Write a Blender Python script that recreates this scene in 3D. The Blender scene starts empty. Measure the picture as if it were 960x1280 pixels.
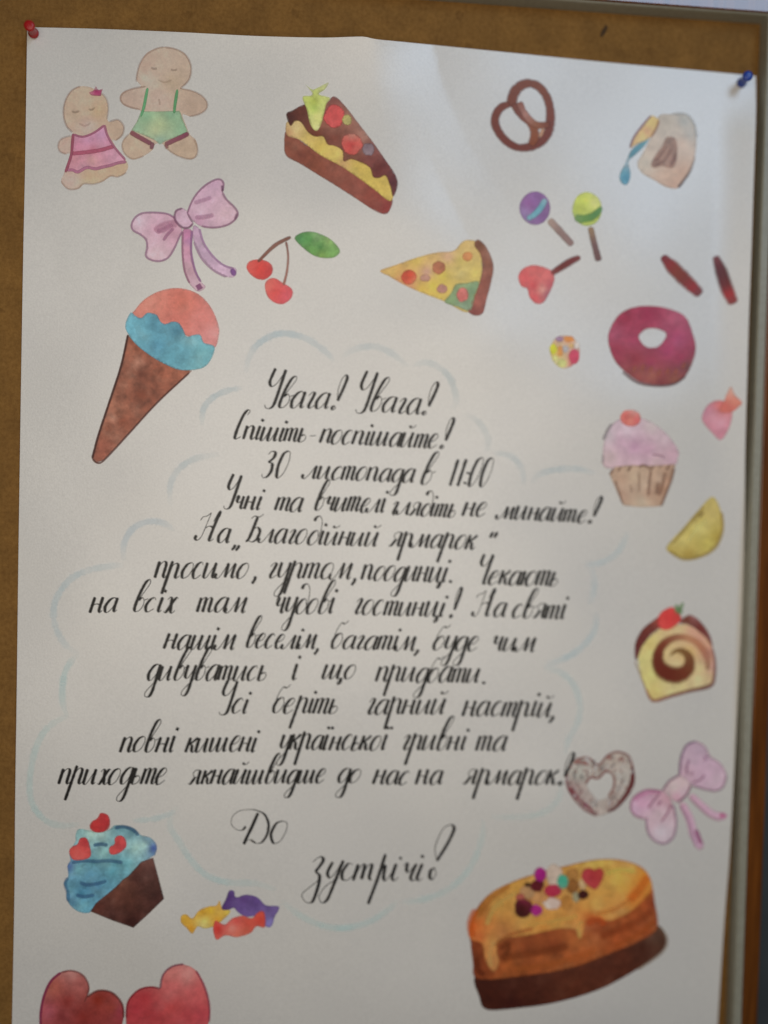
import bpy, math, random
import numpy as np
from mathutils import Vector, Matrix, noise as mnoise
from mathutils.geometry import delaunay_2d_cdt

S = bpy.context.scene
C = S.collection
random.seed(7)

# ------------------------------------------------------------------ camera
F_PX, CX, CY = 1080.0, 480.0, 640.0
YAW, PITCH, ROLL = 0.08028584, -0.02191962, 0.02573696
CAM = np.array([0.16608622, -0.50310221, -0.25556725])
_fw = np.array([math.sin(YAW)*math.cos(PITCH), math.cos(YAW)*math.cos(PITCH), math.sin(PITCH)])
_r0 = np.array([math.cos(YAW), -math.sin(YAW), 0.0])
_u0 = np.cross(_r0, _fw)
_rt = _r0*math.cos(ROLL) + _u0*math.sin(ROLL)
_up = -_r0*math.sin(ROLL) + _u0*math.cos(ROLL)
cam = bpy.data.cameras.new("camera")
cam.sensor_fit = 'HORIZONTAL'
cam.sensor_width = 36.0
cam.lens = 36.0*F_PX/960.0
cam.clip_start = 0.01
cam.clip_end = 50
cam.dof.use_dof = True
cam.dof.focus_distance = 0.484
cam.dof.aperture_fstop = 1.0
co = bpy.data.objects.new("camera", cam)
C.objects.link(co)
M = Matrix(((_rt[0], _up[0], -_fw[0], CAM[0]), (_rt[1], _up[1], -_fw[1], CAM[1]),
            (_rt[2], _up[2], -_fw[2], CAM[2]), (0, 0, 0, 1)))
co.matrix_world = M
S.camera = co
S.cycles.transparent_max_bounces = 48

# ------------------------------------------------------------------ light
S.view_settings.view_transform = 'Standard'
S.view_settings.look = 'None'
S.view_settings.exposure = 0.15
S.view_settings.gamma = 1.0
w = bpy.data.worlds.new("World")
S.world = w
w.use_nodes = True
w.node_tree.nodes["Background"].inputs[0].default_value = (1.0, 0.9, 0.72, 1)
w.node_tree.nodes["Background"].inputs[1].default_value = 0.02

def area(name, loc, target, sx, sy, power, col):
    l = bpy.data.lights.new(name, 'AREA')
    l.shape = 'RECTANGLE'
    l.size, l.size_y = sx, sy
    l.energy = power
    l.color = col
    o = bpy.data.objects.new(name, l)
    C.objects.link(o)
    o.location = loc
    d = Vector(target) - Vector(loc)
    o.rotation_euler = d.to_track_quat('-Z', 'Y').to_euler()
    return o
area("window_light", (1.04, -1.5, 0.70), (0.3, 0, -0.1), 0.62, 0.95, 8.6, (0.55, 0.74, 1.0))
area("front_fill", (0.16, -0.58, -0.235), (0.16, 0, -0.24), 0.6, 0.6, 2.16, (1.0, 0.892, 0.765))  # added warm fill just behind the camera; its close falloff imitates lens vignetting

# ------------------------------------------------------------------ helpers
def lin(c):
    c = np.asarray(c, float)/255.0
    return np.where(c <= 0.04045, c/12.92, ((c+0.055)/1.055)**2.4)

def tag(o, label=None, cat=None, group=None, kind=None):
    if label: o['label'] = label
    if cat: o['category'] = cat
    if group: o['group'] = group
    if kind: o['kind'] = kind
    return o

def empty(name, parent=None, loc=(0, 0, 0)):
    o = bpy.data.objects.new(name, None)
    C.objects.link(o)
    o.location = loc
    o.empty_display_size = 0.02
    if parent: o.parent = parent
    return o

def mesh_obj(name, verts, faces, mat, parent=None, smooth=False):
    me = bpy.data.meshes.new(name)
    me.from_pydata([tuple(v) for v in verts], [], faces)
    if mat: me.materials.append(mat)
    if smooth:
        me.polygons.foreach_set('use_smooth', [True]*len(me.polygons))
    me.update()
    o = bpy.data.objects.new(name, me)
    C.objects.link(o)
    if parent: o.parent = parent
    return o

def mat_new(name):
    m = bpy.data.materials.new(name)
    m.use_nodes = True
    nt = m.node_tree
    return m, nt, nt.nodes["Principled BSDF"], nt.nodes, nt.links

def n_noise(nt, scale, detail=4, rough=0.6, vec=None):
    n = nt.nodes.new("ShaderNodeTexNoise")
    n.inputs["Scale"].default_value = scale
    n.inputs["Detail"].default_value = detail
    n.inputs["Roughness"].default_value = rough
    if vec is not None: nt.links.new(vec, n.inputs["Vector"])
    return n

def n_ramp(nt, fac, stops):
    r = nt.nodes.new("ShaderNodeValToRGB")
    while len(r.color_ramp.elements) < len(stops): r.color_ramp.elements.new(0.5)
    for e, (p, c) in zip(r.color_ramp.elements, stops):
        e.position = p
        e.color = (*c, 1)
    nt.links.new(fac, r.inputs[0])
    return r

def n_mix(nt, a, b, fac, mode='MULTIPLY'):
    m = nt.nodes.new("ShaderNodeMix")
    m.data_type = 'RGBA'
    m.blend_type = mode
    if isinstance(fac, float): m.inputs[0].default_value = fac
    else: nt.links.new(fac, m.inputs[0])
    nt.links.new(a, m.inputs[6])
    nt.links.new(b, m.inputs[7])
    return m.outputs[2]

# paper albedo
PAPER = np.array([0.78, 0.765, 0.72])

def make_paper_mat():
    m, nt, b, N, L = mat_new("drawing_paper")
    g = N.new("ShaderNodeNewGeometry")
    n1 = n_noise(nt, 900, 3, 0.7, g.outputs["Position"])
    r = n_ramp(nt, n1.outputs[0], [(0.25, PAPER*0.90), (0.75, PAPER*1.06)])
    n2 = n_noise(nt, 14, 3, 0.5, g.outputs["Position"])
    r2 = n_ramp(nt, n2.outputs[0], [(0.3, (0.945, 0.95, 0.965)), (0.7, (1, 1, 1))])
    L.new(n_mix(nt, r.outputs[0], r2.outputs[0], 1.0), b.inputs["Base Color"])
    b.inputs["Roughness"].default_value = 0.30
    b.inputs["Specular IOR Level"].default_value = 0.8
    bp = N.new("ShaderNodeBump")
    bp.inputs["Strength"].default_value = 0.2
    bp.inputs["Distance"].default_value = 0.0004
    L.new(n1.outputs[0], bp.inputs["Height"])
    L.new(bp.outputs[0], b.inputs["Normal"])
    return m

def make_pigment_mat():
    m, nt, b, N, L = mat_new("pencil_and_watercolour")
    g = N.new("ShaderNodeNewGeometry")
    a = N.new("ShaderNodeAttribute")
    a.attribute_name = "pigment"
    n1 = n_noise(nt, 900, 3, 0.7, g.outputs["Position"])
    r = n_ramp(nt, n1.outputs[0], [(0.25, (0.88, 0.88, 0.88)), (0.75, (1.08, 1.08, 1.08))])
    L.new(n_mix(nt, a.outputs["Color"], r.outputs[0], 1.0), b.inputs["Base Color"])
    L.new(a.outputs["Alpha"], b.inputs["Alpha"])
    b.inputs["Roughness"].default_value = 0.40
    b.inputs["Specular IOR Level"].default_value = 0.38
    bp = N.new("ShaderNodeBump")
    bp.inputs["Strength"].default_value = 0.2
    bp.inputs["Distance"].default_value = 0.0004
    L.new(n1.outputs[0], bp.inputs["Height"])
    L.new(bp.outputs[0], b.inputs["Normal"])
    return m
PAPER_MAT = make_paper_mat()
PIGMENT = make_pigment_mat()

# ------------------------------------------------------------------ the sheet's own shape
# The board is the plane y = 0; the sheet stands off it by height(X, Z) metres.
# (px, py) are only a convenient grid over the sheet: where the plane's points sit on the photograph.
def project(P):
    d = np.asarray(P, float) - CAM
    z = d @ _fw
    return CX + F_PX*(d @ _rt)/z, CY - F_PX*(d @ _up)/z

def sstep(t):
    t = np.clip(t, 0, 1)
    return t*t*(3-2*t)

def height(X, Z):
    X = np.asarray(X, float); Z = np.asarray(Z, float)
    P = np.stack([X, np.zeros_like(X), Z], -1)
    x, y = project(P)
    h = np.full_like(x, 0.0012)
    # buckle between the two pins, highest at the top edge, running down as a crease
    dy = np.maximum(y-47, 0)
    xc = np.interp(dy, [0, 60, 130, 200, 260, 350, 450, 600], [459, 461, 476, 508, 538, 574, 606, 640])
    t = x - xc
    soft = 12.0 + 0.16*dy
    ta = np.sqrt(t*t + soft**2) - soft
    amp = 0.0140*np.exp(-dy/78.0)
    prof = np.where(t < 0, np.exp(-ta/230.0), 0.60*np.clip(1-ta/(66.0+0.1*dy), 0, 1)**1.2+0.40*np.clip(1-ta/330.0, 0, 1)**1.5)
    pin = sstep((x-40)/170.0)*sstep((925-x)/170.0)
    h = h + amp*prof*pin
    # below it the sheet rolls over and stops short in a valley fold
    u = (x-(548+0.50*(y-220)-95))/95.0
    roll = np.where(u < 0, np.exp(-(u*0.5)**2), np.clip(1-u*u, 0, 1)**1.25)
    h = h + 0.0021*roll*np.exp(-((y-268)/70.0)**2)
    # right margin riding up against the frame
    e = sstep((x - (893 - 0.028*(y-100)))/75.0)
    h = h + 0.0056*e*sstep((y-95)/80.0)*(1-0.75*sstep((y-350)/500.0))
    # slow cockling of wet-painted paper
    def g(cx, cy, sx, sy, a): return a*np.exp(-((x-cx)/sx)**2-((y-cy)/sy)**2)
    def crest(cx, cy, sl, sr, sy, a):
        u = x-cx
        return a*np.where(u < 0, np.exp(-(u/sl)**2), np.exp(-(u/sr)**2))*np.exp(-((y-cy)/sy)**2)
    h = h + crest(578, 430, 130, 85, 70, 0.0036) + crest(792, 260, 130, 75, 100, 0.0022) + crest(800, 520, 120, 85, 75, 0.0034) + crest(860, 640, 90, 60, 70, 0.0016)
    h = h + crest(190, 1165, 70, 60, 70, 0.0022) + crest(672, 1010, 110, 60, 75, 0.0026) + crest(735, 1240, 110, 70, 80, 0.0034)
    h = h + crest(560, 1250, 100, 70, 60, 0.0012) + crest(235, 480, 100, 70, 70, 0.0012) + crest(255, 620, 100, 70, 90, 0.0014)
    h = h + 0.0005*np.sin(x/74.0+y/121.0+0.6) + 0.0005*np.sin(y/83.0-x/150.0+2.0) + 0.0003*np.sin(x/31.0+1.0)*np.sin(y/43.0)
    return np.maximum(h, 0.0004)

def on_sheet(px, py, off=0.0):
    """Point of the (bulging) sheet seen at photograph position px, py, lifted by off."""
    px = np.asarray(px, float); py = np.asarray(py, float)
    d = (_rt*((px-CX)/F_PX)[..., None] - _up*((py-CY)/F_PX)[..., None] + _fw)
    h = np.zeros_like(px)
    for _ in range(6):
        t = (-h - CAM[1])/d[..., 1]
        P = CAM + d*t[..., None]
        h = 0.5*h + 0.5*height(P[..., 0], P[..., 2]) if _ < 3 else height(P[..., 0], P[..., 2])
    P = P.copy()
    P[..., 1] = -height(P[..., 0], P[..., 2]) - off
    return P

def sheet_normal(P):
    e = 0.0008
    X, Z = P[..., 0], P[..., 2]
    hx = (height(X+e, Z)-height(X-e, Z))/(2*e)
    hz = (height(X, Z+e)-height(X, Z-e))/(2*e)
    n = np.stack([-hx, -np.ones_like(hx), -hz], -1)
    return n/np.linalg.norm(n, axis=-1, keepdims=True)

def on_board(px, py, off=0.0):
    d = _rt*((px-CX)/F_PX) - _up*((py-CY)/F_PX) + _fw
    t = (-off - CAM[1])/d[1]
    return CAM + d*t

# how bright the blank sheet reads round each drawing: pigment = colour read there / blank sheet read there
_SEEN = np.array([(100, 70, 152, 146, 128), (60, 250, 150, 143, 126), (60, 600, 170, 164, 148), (160, 650, 172, 168, 155), (680, 675, 172, 168, 158), (580, 625, 178, 170, 162),
    (360, 1230, 145, 142, 132), (860, 1240, 118, 118, 112), (780, 1240, 130, 133, 138), (60, 1150, 138, 134, 122), (925, 200, 140, 134, 120), (870, 280, 158, 160, 162), (320, 100, 167, 161, 146),
    (590, 140, 168, 168, 166), (740, 120, 162, 162, 157), (640, 490, 178, 175, 172), (800, 710, 163, 157, 146), (420, 1010, 166, 165, 161), (660, 1067, 155, 151, 143), (860, 1090, 128, 124, 116),
    (620, 250, 172, 166, 153), (910, 587, 160, 160, 161), (305, 603, 178, 174, 170), (320, 867, 173, 172, 168), (720, 370, 165, 160, 147), (67, 864, 157, 152, 138), (575, 1247, 147, 149, 149), (520, 250, 180, 178, 174)], float)
def paper_seen(x, y):
    w_ = 1.0/((_SEEN[:, 0]-x)**2+(_SEEN[:, 1]-y)**2+900.0)**1.3
    return (w_[:, None]*_SEEN[:, 2:]).sum(0)/w_.sum()
def pig(c, x, y):
    r = lin(c)/lin(paper_seen(x, y))
    return np.clip(PAPER*r*min(1.0, r.mean())**0.16, 0.008, 0.95)

def smooth(pts, closed=False, n=6, ten=0.5):
    p = np.asarray(pts, float)
    m = len(p)
    out = []
    rng = range(m) if closed else range(m-1)
    for i in rng:
        p1, p2 = p[i], p[(i+1) % m]
        p0 = p[(i-1) % m] if (closed or i > 0) else p1
        p3 = p[(i+2) % m] if (closed or i+2 < m) else p2
        t1, t2 = (p2-p0)*ten, (p3-p1)*ten
        for k in range(n):
            t = k/n
            out.append((2*t**3-3*t**2+1)*p1 + (t**3-2*t**2+t)*t1 + (-2*t**3+3*t**2)*p2 + (t**3-t**2)*t2)
    if not closed: out.append(p[-1])
    return np.array(out)

def inside(poly, q):
    x, y = q[:, 0], q[:, 1]
    r = np.zeros(len(q), bool)
    a = poly; b = np.roll(poly, -1, axis=0)
    for (x1, y1), (x2, y2) in zip(a, b):
        c = ((y1 > y) != (y2 > y))
        with np.errstate(divide='ignore', invalid='ignore'):
            r ^= c & (x < (x2-x1)*(y-y1)/(y2-y1+1e-12)+x1)
    return r

def resample(p, step, closed=True):
    q = np.vstack([p, p[:1]]) if closed else p
    seg = np.linalg.norm(np.diff(q, axis=0), axis=1)
    s = np.concatenate([[0], np.cumsum(seg)])
    n = max(6 if closed else 2, int(round(s[-1]/step)))
    t = np.linspace(0, s[-1], n+1)
    r = np.stack([np.interp(t, s, q[:, 0]), np.interp(t, s, q[:, 1])], -1)
    return r[:-1] if closed else r

class Paint:
    """Collects washes and pencil strokes of one drawn part and links them as ONE mesh on the sheet."""
    def __init__(self, ox=0, oy=0, s=1.0, layer=0):
        self.ox, self.oy, self.s, self.layer = ox, oy, s, layer
        self.p, self.o, self.c, self.f = [], [], [], []
        self.cover = 1.0
        self.tint = np.ones(3)
        self.n = 0
        self.k = 0
    def px(self, pts):
        return np.asarray(pts, float)/self.s + np.array([self.ox, self.oy])
    def lift(self):
        self.k += 1
        return 0.00010 + 0.00009*self.layer + 0.000006*self.k
    def fill(self, poly, cols, holes=(), sharp=False, step=2.4, noise=0.10, nscale=0.09, feather=0.45, power=2.2):
        P = self.px(poly)
        if not sharp: P = smooth(P, True)
        P = resample(P, step)
        H = [resample(smooth(self.px(h), True), step) for h in holes]
        lo, hi = P.min(0), P.max(0)
        gx, gy = np.meshgrid(np.arange(lo[0], hi[0], step), np.arange(lo[1], hi[1], step*0.87))
        gx[1::2] += step/2
        q = np.stack([gx.ravel(), gy.ravel()], -1)
        rr = np.random.RandomState(int(lo[0]*7+lo[1]) % 9999)
        q = q + rr.uniform(-0.22, 0.22, q.shape)*step
        q = q[inside(P, q)]
        bd = np.vstack([P]+H)
        if len(q):
            keep = np.ones(len(q), bool)
            for h in H: keep &= ~inside(h, q)
            q = q[keep]
        if len(q):
            d = np.sqrt(((q[:, None, :]-bd[None])**2).sum(-1)).min(1)
            q = q[d > step*0.5]
        pts = np.vstack([bd, q]) if len(q) else bd
        ed = []
        k = 0
        for L in [P]+H:
            n = len(L)
            ed += [(k+i, k+(i+1) % n) for i in range(n)]
            k += n
        nb = k
        v, e, fc, ov, oe, of = delaunay_2d_cdt([Vector(a) for a in pts], ed, [], 0, 1e-4)
        v = np.array([tuple(a) for a in v])
        isb = np.array([any(i < nb for i in o) or len(o) == 0 for o in ov])
        cen = np.array([v[list(t)].mean(0) for t in fc])
        ok = inside(P, cen)
        for h in H: ok &= ~inside(h, cen)
        cols = [cols] if not isinstance(cols, list) else cols
        if not isinstance(cols[0], tuple) or len(cols[0]) == 3:
            base = np.tile(pig(cols[0], *P.mean(0)), (len(v), 1))
        else:   # (x, y, r, g, b[, weight])
            cp = self.px([c[:2] for c in cols])
            cc = np.array([pig(c[2:5], *a) for c, a in zip(cols, cp)])
            cw = np.array([c[5] if len(c) > 5 else 1.0 for c in cols])
            d = np.sqrt(((v[:, None, :]-cp[None])**2).sum(-1))+1.5
            wgt = cw/d**power
            base = (wgt[..., None]*cc[None]).sum(1)/wgt.sum(1)[:, None]
        nz = np.array([mnoise.fractal(Vector((a[0]*nscale, a[1]*nscale, self.layer*3.7)), 0.6, 2.0, 3) for a in v])
        fine = rr.uniform(-1, 1, len(v))
        base = base*(1+noise*nz*2.6+noise*0.5*fine)[:, None]
        wash = np.clip(0.02+0.75*noise*np.array([mnoise.fractal(Vector((a[0]*0.045+9, a[1]*0.045, self.layer*1.7)), 0.7, 2.0, 4) for a in v])*2.2, 0, 0.28)[:, None]
        base = base*(PAPER/np.maximum(base, 0.01))**(wash*0.9)
        base = np.clip(base*self.tint, 0.008, 0.95)
        al = np.full((len(v), 1), self.cover)
        al[isb] = max(0.0, 1-feather*1.35)
        base = np.hstack([base, al])
        off = self.lift()
        self.add(v, np.full(len(v), off), base, [tuple(i+self.n for i in t) for t, g in zip(fc, ok) if g])
        return self
    def add(self, v, off, col, faces):
        self.p.append(v); self.o.append(off); self.c.append(col); self.f += faces
        self.n += len(v)
    def stroke(self, pts, wid, col, soft=0.55, closed=False, raw=False, alpha=1.0, ends=True, rough=0.12, step=2.0, fade=False):
        p = np.asarray(pts, float) if raw else self.px(pts)
        m = len(p)
        wid = np.full(m, float(wid)) if np.isscalar(wid) else np.asarray(wid, float)
        wi = np.interp(np.linspace(0, 1, len(smooth(p, closed))), np.linspace(0, 1, m), wid)
        q = smooth(p, closed)
        if closed: q = np.vstack([q, q[:1]]); wi = np.append(wi, wi[0])
        seg = np.linalg.norm(np.diff(q, axis=0), axis=1)
        s = np.concatenate([[0], np.cumsum(seg)])
        n = max(2, int(s[-1]/step))
        t = np.linspace(0, s[-1], n+1)
        q2 = np.stack([np.interp(t, s, q[:, 0]), np.interp(t, s, q[:, 1])], -1)
        wi = np.interp(t, s, wi)
        self.ribbon(q2, wi, col, soft, alpha, ends, rough, fade)
        return self
    def ribbon(self, q, wi, col, soft=0.55, alpha=1.0, ends=True, rough=0.12, fade=False, uneven=0.25):
        n = len(q)
        tg = np.gradient(q, axis=0)
        tg /= np.linalg.norm(tg, axis=1, keepdims=True)+1e-9
        nr = np.stack([-tg[:, 1], tg[:, 0]], -1)
        if isinstance(col, list):
            cc = np.array([pig(c, *q[0]) for c in col])
            tt = np.linspace(0, 1, len(cc))
            bc = np.stack([np.interp(np.linspace(0, 1, n), tt, cc[:, i]) for i in range(3)], -1)
        else:
            bc = np.array([pig(col, *a) for a in q]) if n < 60 else np.tile(pig(col, *q[n//2]), (n, 1))
        nz = np.array([mnoise.noise(Vector((a[0]*0.35, a[1]*0.35, 5.1))) for a in q])
        wi = wi*(1+rough*nz)
        a0 = np.full(n, alpha)*(1-uneven*np.abs(nz))
        if fade: a0 = a0*np.sin(np.linspace(0.06, math.pi-0.06, n))**0.7*(0.75+0.5*np.array([mnoise.noise(Vector((a[0]*0.06, a[1]*0.06, 2.2))) for a in q]))
        if ends and n > 4:
            a0[0] *= 0.55; a0[-1] *= 0.55
            wi = wi.copy(); wi[0] *= 0.6; wi[-1] *= 0.6
        off0 = self.lift()
        V, O, K, Fc = [], [], [], []
        ramp = np.linspace(0, 0.000004, n)
        for j, (sx, al) in enumerate(((-0.62, 1-soft*1.35), (-0.34, 1.0), (0.0, 1.0), (0.34, 1.0), (0.62, 1-soft*1.35))):
            al = max(0.0, al)
            V.append(q+nr*(wi*sx)[:, None])
            O.append(off0+ramp)
            aa = (a0*al)[:, None]
            K.append(np.hstack([bc, aa]))
        b = self.n
        for j in range(4):
            for i in range(n-1):
                Fc.append((b+j*n+i, b+j*n+i+1, b+(j+1)*n+i+1, b+(j+1)*n+i))
        self.add(np.vstack(V), np.concatenate(O), np.vstack(K), Fc)
    def dab(self, x, y, rx, ry, col, rot=0.0, feather=0.6, noise=0.1, wob=0.08, step=2.2):
        r = random.Random(int(x*13+y))
        pts = []
        for i in range(12):
            a = i*math.pi/6
            k = 1+r.uniform(-wob, wob)
            u, v = rx*k*math.cos(a), ry*k*math.sin(a)
            pts.append((x+u*math.cos(rot)-v*math.sin(rot), y+u*math.sin(rot)+v*math.cos(rot)))
        self.fill(pts, col, feather=feather, noise=noise, step=step)
        return self
    def build(self, name, parent, label=None):
        v = np.vstack(self.p); off = np.concatenate(self.o); col = np.vstack(self.c)
        P = on_sheet(v[:, 0], v[:, 1], 0.0)
        Nn = sheet_normal(P)
        P = P + Nn*off[:, None]
        fixed = []
        for f in self.f:
            a, b, c = P[f[0]], P[f[1]], P[f[2]]
            if np.dot(np.cross(b-a, c-a), Nn[f[0]]) < 0: f = tuple(reversed(f))
            fixed.append(f)
        o = mesh_obj(name, P, fixed, PIGMENT, parent, True)
        at = o.data.attributes.new("pigment", 'FLOAT_COLOR', 'POINT')
        at.data.foreach_set('color', col.astype(np.float32).ravel())
        try:
            o.data.normals_split_custom_set_from_vertices([tuple(x) for x in Nn])
        except Exception as ex:
            print('normals', ex)
        if label: o['label'] = label
        return o

# ------------------------------------------------------------------ wall, board and frame
def make_wall_mat():
    m, nt, b, N, L = mat_new("dark_wall_paint")
    g = N.new("ShaderNodeNewGeometry")
    n1 = n_noise(nt, 40, 5, 0.6, g.outputs["Position"])
    r = n_ramp(nt, n1.outputs[0], [(0.3, (0.035, 0.043, 0.047)), (0.7, (0.05, 0.06, 0.064))])
    L.new(r.outputs[0], b.inputs["Base Color"])
    b.inputs["Roughness"].default_value = 0.7
    return m
def make_cork_mat():
    m, nt, b, N, L = mat_new("cork")
    g = N.new("ShaderNodeNewGeometry")
    n1 = n_noise(nt, 420, 4, 0.7, g.outputs["Position"])
    r = n_ramp(nt, n1.outputs[0], [(0.28, (0.185, 0.090, 0.023)), (0.5, (0.24, 0.124, 0.033)), (0.74, (0.29, 0.155, 0.045))])
    n2 = n_noise(nt, 60, 4, 0.6, g.outputs["Position"])
    r2 = n_ramp(nt, n2.outputs[0], [(0.3, (0.78, 0.76, 0.74)), (0.7, (1.08, 1.06, 1.0))])
    v = N.new("ShaderNodeTexVoronoi")
    v.inputs["Scale"].default_value = 230
    L.new(g.outputs["Position"], v.inputs["Vector"])
    r3 = n_ramp(nt, v.outputs["Color"], [(0.05, (0.55, 0.5, 0.45)), (0.16, (1, 1, 1))])
    c = n_mix(nt, r.outputs[0], r2.outputs[0], 1.0)
    L.new(n_mix(nt, c, r3.outputs[0], 0.35), b.inputs["Base Color"])
    b.inputs["Roughness"].default_value = 0.85
    b.inputs["Specular IOR Level"].default_value = 0.2
    bp = N.new("ShaderNodeBump")
    bp.inputs["Strength"].default_value = 0.5
    bp.inputs["Distance"].default_value = 0.0008
    L.new(n1.outputs[0], bp.inputs["Height"])
    L.new(bp.outputs[0], b.inputs["Normal"])
    return m
def make_wood_mat():
    m, nt, b, N, L = mat_new("varnished_wood")
    g = N.new("ShaderNodeNewGeometry")
    mp = N.new("ShaderNodeMapping")
    mp.inputs["Scale"].default_value = (1, 1, 0.06)
    L.new(g.outputs["Position"], mp.inputs["Vector"])
    n1 = n_noise(nt, 260, 4, 0.6, mp.outputs[0])
    r = n_ramp(nt, n1.outputs[0], [(0.3, (0.085, 0.024, 0.003)), (0.7, (0.20, 0.060, 0.007))])
    L.new(r.outputs[0], b.inputs["Base Color"])
    b.inputs["Roughness"].default_value = 0.5
    b.inputs["Specular IOR Level"].default_value = 0.1
    b.inputs["Coat Weight"].default_value = 1.0
    b.inputs["Coat Roughness"].default_value = 0.12
    b.inputs["Coat IOR"].default_value = 1.75
    return m
def make_trim_mat():
    m, nt, b, N, L = mat_new("grey_trim")
    g = N.new("ShaderNodeNewGeometry")
    n1 = n_noise(nt, 300, 3, 0.6, g.outputs["Position"])
    r = n_ramp(nt, n1.outputs[0], [(0.3, (0.28, 0.275, 0.215)), (0.7, (0.33, 0.325, 0.26))])
    L.new(r.outputs[0], b.inputs["Base Color"])
    b.inputs["Roughness"].default_value = 0.45
    return m
CORK, WOOD, TRIM, WALLM = make_cork_mat(), make_wood_mat(), make_trim_mat(), make_wall_mat()

XI, ZI = on_board(948.5, 160)[0], on_board(948.5, 30)[2]
XI = on_board(934, 500)[0]
XL, ZB = -0.34, -0.82
wall = mesh_obj("wall", [(-3, 0.02, -2), (3, 0.02, -2), (3, 0.02, 2), (-3, 0.02, 2)], [(0, 1, 2, 3)], WALLM)
tag(wall, "dark grey painted wall behind the cork board", kind="structure")

board = empty("cork_board", loc=(0, 0, 0))
tag(board, "brown cork notice board in a varnished wooden frame with grey inner trim", "notice board")
nx, nz = 2, 2
verts = [(XL, 0, ZB), (XI, 0, ZB), (XI, 0, ZI), (XL, 0, ZI), (XL, 0.012, ZB), (XI, 0.012, ZB), (XI, 0.012, ZI), (XL, 0.012, ZI)]
mesh_obj("cork_panel", verts, [(0, 1, 2, 3), (5, 4, 7, 6), (0, 4, 5, 1), (1, 5, 6, 2), (2, 6, 7, 3), (3, 7, 4, 0)], CORK, board)

def rail(name, prof, sides, mat, parent):
    """prof: (outward per side, protrusion) pairs; swept between two mitred corners."""
    c0, c1 = sides
    verts, faces = [], []
    for (sx, sz, d) in prof:
        for (cxn, czn) in (c0, c1):
            x = (XI+sx[1]) if cxn > 0 else (XL-sx[0])
            z = (ZI+sz[1]) if czn > 0 else (ZB-sz[0])
            verts.append((x, -d, z))
    n = len(prof)
    for i in range(n):
        j = (i+1) % n
        faces.append((2*i, 2*i+1, 2*j+1, 2*j))
    faces.append(tuple(range(0, 2*n, 2)))
    faces.append(tuple(range(2*n-1, 0, -2)))
    o = mesh_obj(name, verts, faces, mat, parent)
    import bmesh
    bm = bmesh.new(); bm.from_mesh(o.data)
    bmesh.ops.recalc_face_normals(bm, faces=bm.faces)
    bm.to_mesh(o.data); bm.free()
    return o
LIPR, LIPT = 0.0048, 0.0009
def pr(r, t, d): return ((r, r), (t, t), d)
trim_prof = [pr(0.0002, 0.0002, -0.010), pr(0.0002, 0.0002, 0.0084), pr(0.0008, 0.0005, 0.0092), pr(LIPR, LIPT, 0.0096), pr(LIPR, LIPT, -0.010)]
a, b_ = LIPR+0.0002, LIPT+0.0002
wood_prof = [pr(a, b_, -0.018), pr(a, b_, 0.0088), pr(a+0.0001, b_+0.0001, 0.0096), pr(a+0.0003, b_+0.0003, 0.0102), pr(a+0.0006, b_+0.0006, 0.0104),
             pr(a+0.0086, b_+0.0135, 0.0104), pr(a+0.0096, b_+0.0150, 0.0100), pr(a+0.0100, b_+0.0160, 0.0090), pr(a+0.0102, b_+0.0162, -0.018)]
for s in (((-1, 1), (1, 1)), ((1, 1), (1, -1)), ((1, -1), (-1, -1)), ((-1, -1), (-1, 1))):
    r_ = rail("frame_rail", wood_prof, s, WOOD, board)
    rail("inner_trim", trim_prof, s, TRIM, r_)

# old pin scratch in the cork above the sheet
def make_dark_mat(name, col, rough=0.9):
    m, nt, b, N, L = mat_new(name)
    g = N.new("ShaderNodeNewGeometry")
    n1 = n_noise(nt, 500, 3, 0.6, g.outputs["Position"])
    r = n_ramp(nt, n1.outputs[0], [(0.3, tuple(c*0.8 for c in col)), (0.7, tuple(c*1.15 for c in col))])
    L.new(r.outputs[0], b.inputs["Base Color"])
    b.inputs["Roughness"].default_value = rough
    return m
q = [on_board(px, py, 0.0003) for px, py in ((757, 31), (760, 34), (757, 41), (753, 46), (750, 45), (752, 38))]
mesh_obj("scratch", q, [tuple(range(6))], make_dark_mat("cork_scratch", (0.06, 0.03, 0.008)), board)

# ------------------------------------------------------------------ the sheet of paper
poster = empty("poster")
tag(poster, "white hand painted fair poster with sweets and handwriting pinned to the cork board", "poster")

top_e = [(36, 34), (120, 36), (220, 40), (320, 45), (400, 47), (440, 46), (456, 46), (470, 49), (500, 52), (560, 58), (640, 66), (760, 78), (860, 87), (945, 95)]
right_e = [(945, 95), (945, 140), (943, 200), (941, 260), (939, 320), (936, 400), (934, 470), (931.5, 560), (931, 640), (929, 720), (926, 800), (922, 880), (917, 980), (912, 1070), (907, 1130), (902, 1200), (897, 1280), (893, 1350)]
left_e = [(34, 34), (31.5, 200), (29, 320), (26, 500), (23, 700), (21, 860), (19, 1000), (18, 1120), (15, 1280), (13.5, 1350)]
def edge_t(pts, t):
    p = np.asarray(pts, float)
    q = smooth(p, False, 8)
    return np.stack([np.interp(t, np.linspace(0, 1, len(q)), q[:, 0]), np.interp(t, np.linspace(0, 1, len(q)), q[:, 1])], -1)
NU, NV = 150, 190
vs = np.linspace(0, 1, NV+1)
ys = 34 + (1350-34)*vs
def xi(pts, y):
    p = np.asarray(pts, float)
    q = smooth(p, False, 8)
    return np.interp(y, q[:, 1], q[:, 0])
def yi(pts, x):
    q = smooth(np.asarray(pts, float), False, 8)
    return np.interp(x, q[:, 0], q[:, 1])
us = np.linspace(0, 1, NU+1)
UU, VV = np.meshgrid(us, vs)
YT = yi(top_e, 34+(945-34)*UU)
YY = YT + (1350-YT)*VV
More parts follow.
